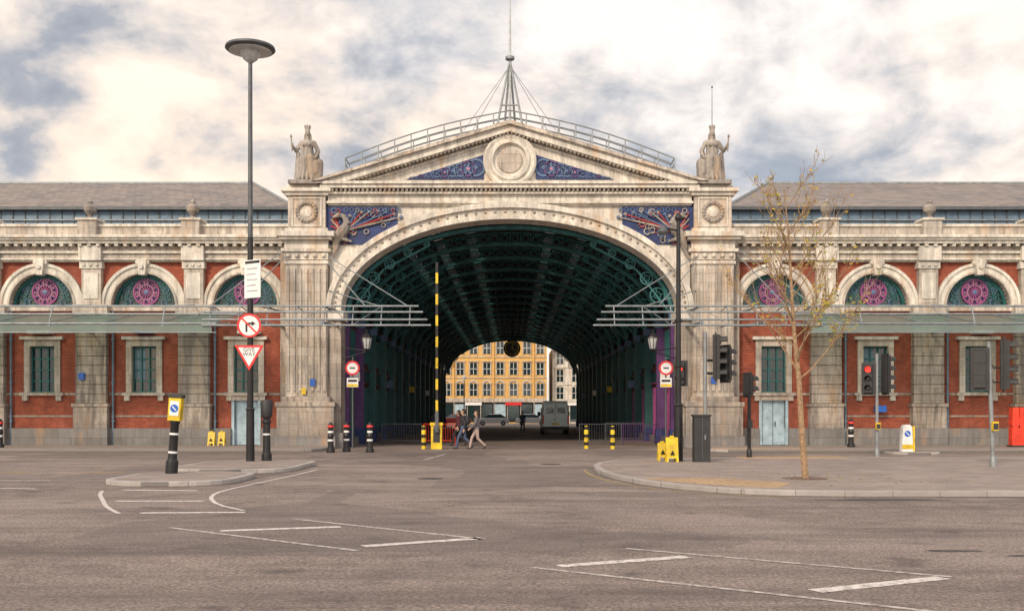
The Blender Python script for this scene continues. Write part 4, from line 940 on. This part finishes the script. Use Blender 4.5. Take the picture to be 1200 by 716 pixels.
# ------------------------------------------------------------------ vehicles
def wheel(w, x, y, r=.34, wd=.22):
    w.lathe((x - wd / 2, y, r), [(.02, 0), (r * .55, 0), (r * .9, 0), (r, .04), (r, wd - .04), (r * .9, wd), (.02, wd)], 20, 'rubber', 'x')
    for q in (-.005, wd - .0): w.lathe((x - wd / 2 + q, y, r), [(.02, 0), (r * .6, 0.0), (r * .55, .006)], 16, 'steel', 'x')
def van(x, y):
    e = empty('parked_van', (x, y, 0)); w = MB(); w.M = Matrix.Translation((x, y, 0))
    prof = [(0, .42), (0, 1.2), (.08, 2.35), (.25, 2.5), (3.3, 2.5), (3.9, 2.25), (4.5, 1.45), (5.2, 1.15), (5.3, .75), (5.25, .42)]
    n = len(prof); vs = []
    for xx in (-.98, .98):
        for yy, zz in prof: vs.append((xx * (1 - max(0, zz - 1.2) * .09), yy, zz))
    w.add(vs, [tuple(range(n)), tuple(range(n, 2 * n))] + [(i, (i + 1) % n, (i + 1) % n + n, i + n) for i in range(n)], 'van')
    w.build('body', e, False, .07); w = MB(); w.M = Matrix.Translation((x, y, 0))
    for q in (-1, 1):
        w.box(*sorted((q * .12, q * .68)), -.0, .06, 1.6, 2.0, 'glass'); w.box(*sorted((q * .86, q * .97)), -.03, .05, .95, 1.45, 'sred'); w.box(*sorted((q * .86, q * .97)), -.032, .05, .8, .94, 'orange')
        w.box(*sorted((q * 1.0, q * 1.24)), 3.9, 4.0, 1.35, 1.7, 'blackp')
        for yy in (.95, 4.35): wheel(w, q * .88, yy)
        w.box(*sorted((q * .93, q * .985)), 3.2, 4.1, 1.4, 2.0, 'glass')
    w.box(-.98, .98, -.12, .1, .38, .62, 'blackp'); w.box(-.01, .01, -.015, .02, .65, 2.3, 'dgrey'); w.box(-.27, .27, -.03, -.0, .75, .88, 'yellow'); w.box(-.15, -.05, -.04, .0, 1.1, 1.18, 'blackp')
    w.build('trim', e, False, .01)
van(3.2, 28)
def car(x, y, mat, d=1):
    e = empty('parked_car', (x, y, 0)); w = MB(); w.M = Matrix.Translation((x, y, 0)) @ Matrix.Scale(d, 4, (1, 0, 0))
    low = [(-2.1, .3), (-2.15, .7), (-1.9, .92), (-1.0, .98), (1.0, 1.0), (2.0, .95), (2.15, .7), (2.1, .3)]; w.prism(low, -.87, .87, mat); w.build('body', e, False, .06)
    w = MB(); w.M = Matrix.Translation((x, y, 0)) @ Matrix.Scale(d, 4, (1, 0, 0))
    P_ = [(-1.2, .96), (-.45, 1.45), (1.1, 1.45), (1.85, .96)]
    w.add([(a, -.8 if b2 < 1 else -.62, b2) for a, b2 in P_] + [(a, .8 if b2 < 1 else .62, b2) for a, b2 in P_], [(0, 1, 2, 3), (4, 5, 6, 7), (0, 1, 5, 4), (1, 2, 6, 5), (2, 3, 7, 6), (3, 0, 4, 7)], 'glass')
    w.add([(-.5, -.64, 1.44), (1.15, -.64, 1.44), (1.15, .64, 1.44), (-.5, .64, 1.44), (-.45, -.58, 1.5), (1.05, -.58, 1.5), (1.05, .58, 1.5), (-.45, .58, 1.5)], [(4, 5, 6, 7), (0, 1, 5, 4), (1, 2, 6, 5), (2, 3, 7, 6), (3, 0, 4, 7), (0, 1, 2, 3)], mat)
    w.build('cabin', e); w = MB(); w.M = Matrix.Translation((x, y, 0)) @ Matrix.Rotation(R(90), 4, 'Z')
    for a in (-1.35, 1.3):
        for q in (-.8, .8): wheel(w, q, a, .32, .2)
    w.build('wheels', e, True)
car(-2.5, 86, 'cars'); car(2.6, 89, 'cars', -1); car(-7.5, 87, 'carr')
# ------------------------------------------------------------------ far buildings
def farb(name, x0, x1, y, floors, fh, mat, trim, step, shop, parapet=.8):
    e = empty(name, (x0, y, 0)); w = MB(); H = floors * fh + .8
    w.box(x0, x1, y, y + 14, 0, H, mat); w.box(x0 - .1, x1 + .1, y - .45, y + .2, H - .3, H + .1, trim); w.box(x0, x1, y - .1, y + .3, H + .1, H + parapet, mat)
    w.box(x0, x1, y - .25, y, 3.2, 3.7, trim); w.box(x0, x1, y - .05, y, .3, 3.2, shop)
    n = int((x1 - x0) / step)
    for f in range(1, floors):
        z = f * fh + 1.1
        w.box(x0, x1, y - .12, y, z - .5, z - .35, trim)
        for i in range(n):
            cx = x0 + (i + .5) * (x1 - x0) / n
            w.box(cx - .66, cx - .5, y - .12, y, z - .1, z + 1.9, trim); w.box(cx + .5, cx + .66, y - .12, y, z - .1, z + 1.9, trim)
            w.box(cx - .5, cx + .5, y - .03, y, z, z + 1.75, 'glass'); w.box(cx - .03, cx + .03, y - .06, y - .03, z, z + 1.75, 'swhite'); w.box(cx - .5, cx + .5, y - .06, y - .03, z + .84, z + .9, 'swhite')
            if f == 1: w.arc(cx, z + 1.6, .5, .45, .75, .7, y - .15, y, trim, n=10)
            else: w.box(cx - .75, cx + .75, y - .2, y, z + 1.9, z + 2.02, trim)
            if i % 3 == 0 and f == 1: w.box(cx - .98 - .12, cx - .98 + .12, y - .2, y, 3.7, H - .3, mat)
    for i in range(n):
        cx = x0 + (i + .5) * (x1 - x0) / n; w.box(cx - .8, cx + .8, y - .1, y - .05, .7, 2.9, 'glass' if i % 3 else 'doorb'); w.box(cx - .95, cx - .85, y - .18, y - .05, .2, 3.2, trim)
        if i % 3 == 1: w.box(cx - 1.2, cx + 1.2, y - .3, y - .1, 2.75, 3.15, ['sred', 'swhite', 'blue'][i % 4 % 3])
    for i in range(5):
        cx = x0 + (i + .5) * (x1 - x0) / 5; w.box(cx - .8, cx + .8, y + 2, y + 3, H, H + 2.6, mat)
        for j in range(4): w.cyl((cx - .5 + j * .33, y + 2.5, H + 2.6), (cx - .5 + j * .33, y + 2.5, H + 3.1), .12, n=8, mat='brick')
    w.build('facade', e)
farb('yellow_brick_building', -32, 5.1, 103, 4, 3.05, 'ybrick', 'stone', 1.95, 'black')
farb('white_stone_building', 6.0, 34, 106, 4, 2.6, 'white', 'white', 2.3, 'dgrey')
w = MB(); e = empty('street_lamp', (-6.5, 92, 0)); w.cyl((-6.5, 92, 0), (-6.5, 92, 6), .09, .06, 8, 'black'); w.lathe((-6.5, 92, 6), [(.1, 0), (.3, .5), (.05, .7)], 8, 'lantern'); w.build('column', e)
slab('pavement', [(-60, 98), (60, 98), (60, 102.5), (-60, 102.5)])
# ------------------------------------------------------------------ tree
rt = random.Random(21); w = MB(); lf = MB(); tips = []
def branch(p, d, L, r, depth):
    n = 6 if depth < 2 else 3; pts = [p]
    for i in range(n):
        d = (d + Vector((rt.uniform(-.12, .12), rt.uniform(-.12, .12), .04 + .05 * depth)) * (.5 if depth == 0 else 1)).normalized(); p = p + d * L / n; pts.append(p)
    for i in range(n):
        a, b2 = r * (1 - .85 * i / n), r * (1 - .85 * (i + 1) / n); w.cyl(pts[i], pts[i + 1], max(a, .004), max(b2, .0035), 8 if depth < 1 else 5, 'bark')
    if depth >= 3: tips.append((pts, depth)); return
    kids = {0: 22, 1: 6, 2: 4}[depth]
    for k in range(kids):
        t_ = (.34 + .62 * k / kids) if depth == 0 else rt.uniform(.2, .95)
        i = min(n - 1, int(t_ * n)); q = pts[i].lerp(pts[i + 1], t_ * n - i); az = k * 2.4 + rt.uniform(-.5, .5)
        nd = Vector((math.cos(az), math.sin(az), .8 + rt.uniform(-.2, .5))).normalized() if depth == 0 else (d + Vector((rt.uniform(-.8, .8), rt.uniform(-.8, .8), rt.uniform(-.3, .5)))).normalized()
        LL = (2.5 - 1.5 * t_) * rt.uniform(.75, 1.15) if depth == 0 else L * rt.uniform(.35, .55)
        branch(q, nd, LL, (.030 - .018 * t_) if depth == 0 else r * .5, depth + 1)
    tips.append((pts, depth))
tp = (6.62, -23.9, .12); e = empty('young_street_tree', tp)
branch(Vector(tp), Vector((-.03, 0, 1)), 6.6, .080, 0)
w.build('trunk_and_branches', e, True)
for pts, dep in tips:
    if dep < 2: continue
    for q in pts[1:]:
        pr = .6 if q.z < 4.4 and q.x > 6.3 else .12
        for _ in range(2):
            if rt.random() < pr:
                c = q + Vector((rt.uniform(-.05, .05), rt.uniform(-.05, .05), rt.uniform(-.09, .02))); s_ = rt.uniform(.035, .06)
                a = Vector((rt.uniform(-1, 1), rt.uniform(-1, 1), rt.uniform(-.6, .6))).normalized(); b2 = a.orthogonal().normalized()
                lf.add([c - a * s_, c + b2 * s_ * .6, c + a * s_, c - b2 * s_ * .6], [(0, 1, 2, 3)], 'leaf')
for _ in range(140):
    c = Vector((tp[0] + rt.gauss(0, 1.6), tp[1] + rt.gauss(.3, 1.2), .135)); s_ = rt.uniform(.03, .05); an = rt.uniform(0, 6.28)
    if c.y < -27.2 or c.x < 4.6: continue
    a = Vector((math.cos(an), math.sin(an), .1)) * s_; b2 = Vector((-math.sin(an), math.cos(an), .12)) * s_ * .6
    lf.add([c - a, c + b2, c + a, c - b2], [(0, 1, 2, 3)], 'leaf')
lf.build('leaves', e)
a = MB(); a.lathe((tp[0], tp[1], .1), [(.5, 0), (.5, .035), (.01, .04)], 20, 'setts'); a.build('tree_pit', e)

# ------------------------------------------------------------------ world, light, camera
wd = bpy.data.worlds.new('World'); sc.world = wd; wd.use_nodes = True; nt = wd.node_tree; nt.nodes.clear()
out = N(nt, 'ShaderNodeOutputWorld'); bg = N(nt, 'ShaderNodeBackground', Strength=0.1)
sky = N(nt, 'ShaderNodeTexSky', sky_type='NISHITA', sun_disc=False, sun_elevation=R(32), sun_rotation=R(208))
tc = N(nt, 'ShaderNodeTexCoord'); sp = N(nt, 'ShaderNodeSeparateXYZ'); nt.links.new(tc.outputs['Generated'], sp.inputs[0])
def mth(op, a, b2=0.0):
    n = nt.nodes.new('ShaderNodeMath'); n.operation = op
    for i, v in enumerate((a, b2)):
        if isinstance(v, (int, float)): n.inputs[i].default_value = v
        else: nt.links.new(v, n.inputs[i])
    return n.outputs[0]
zc = mth('ADD', mth('MAXIMUM', sp.outputs[2], 0.0), 0.42)
cb = N(nt, 'ShaderNodeCombineXYZ'); nt.links.new(mth('DIVIDE', sp.outputs[0], zc), cb.inputs[0]); nt.links.new(mth('DIVIDE', sp.outputs[1], zc), cb.inputs[1])
def wn(scale, det, rough, dist, off):
    mp = N(nt, 'ShaderNodeMapping'); mp.inputs['Location'].default_value = off; nt.links.new(cb.outputs[0], mp.inputs[0])
    n = N(nt, 'ShaderNodeTexNoise', Scale=scale, Detail=det, Roughness=rough, Distortion=dist); nt.links.new(mp.outputs[0], n.inputs['Vector']); return n.outputs['Fac']
n1 = wn(3.6, 10, .54, .35, (3.1, 1.7, 0)); n2 = wn(9, 9, .6, .3, (8.3, 2.2, 1)); n3 = wn(2.3, 6, .55, .2, (1.3, 7.7, 2))
mixn = mth('ADD', mth('MULTIPLY', n1, .68), mth('MULTIPLY', n2, .32))
def ramp10(src, stops):
    c = ramp(nt, src, [(p, tuple(v / 13 for v in col)) for p, col in stops]); vm = nt.nodes.new('ShaderNodeVectorMath'); vm.operation = 'SCALE'; nt.links.new(c, vm.inputs[0]); vm.inputs['Scale'].default_value = 13; return vm.outputs[0]
cloud = ramp10(mixn, [(0.36, (3.5, 3.9, 4.6)), (0.43, (4.7, 5.0, 5.6)), (0.48, (6.8, 6.8, 7.1)), (0.52, (8.9, 8.4, 8.2)), (0.58, (11.6, 10.8, 10.1))])
warm = ramp(nt, n3, [(0.40, 0.10), (0.56, .85)])
lowz = ramp(nt, sp.outputs[2], [(0.05, 1.0), (0.36, .30)])
left = ramp(nt, mth('ADD', mth('MULTIPLY', sp.outputs[0], -1.0), 0.5), [(0.30, .45), (0.62, 1.0)])
lit = ramp(nt, mixn, [(0.42, .15), (0.52, 1.0)])
wf = mth('MULTIPLY', mth('MULTIPLY', mth('MULTIPLY', warm, lowz), left), lit)
cloud = mixc(nt, wf, cloud, (12.6, 9.6, 6.9))
cover = ramp(nt, n1, [(0.36, .80), (0.46, .985)])
col = mixc(nt, cover, sky.outputs[0], cloud)
k = mth('ADD', 1.0, mth('MULTIPLY', mth('MAXIMUM', mth('MULTIPLY', sp.outputs[1], -1.0), 0.0), .9))  # sky made brighter behind the camera, added to light the facade
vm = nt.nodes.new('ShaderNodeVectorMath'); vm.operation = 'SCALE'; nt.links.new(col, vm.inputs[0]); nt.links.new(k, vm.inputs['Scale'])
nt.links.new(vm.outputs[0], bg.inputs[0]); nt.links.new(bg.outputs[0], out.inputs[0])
sl = bpy.data.lights.new('sun', 'SUN'); sl.energy = 2.8; sl.angle = R(10); sl.color = (1, .82, .62)
so = bpy.data.objects.new('sun', sl); sc.collection.objects.link(so); so.rotation_euler = (R(58), 0, R(-28))
cam = bpy.data.cameras.new('camera'); cam.lens = 36; cam.sensor_width = 36; cam.shift_y = 0.105; cam.clip_end = 3000
co = bpy.data.objects.new('camera', cam); sc.collection.objects.link(co); co.location = (0, -47, 1.6); co.rotation_euler = (R(90), 0, 0); sc.camera = co
sc.view_settings.view_transform = 'Standard'; sc.view_settings.look = 'None'; sc.view_settings.exposure = 0
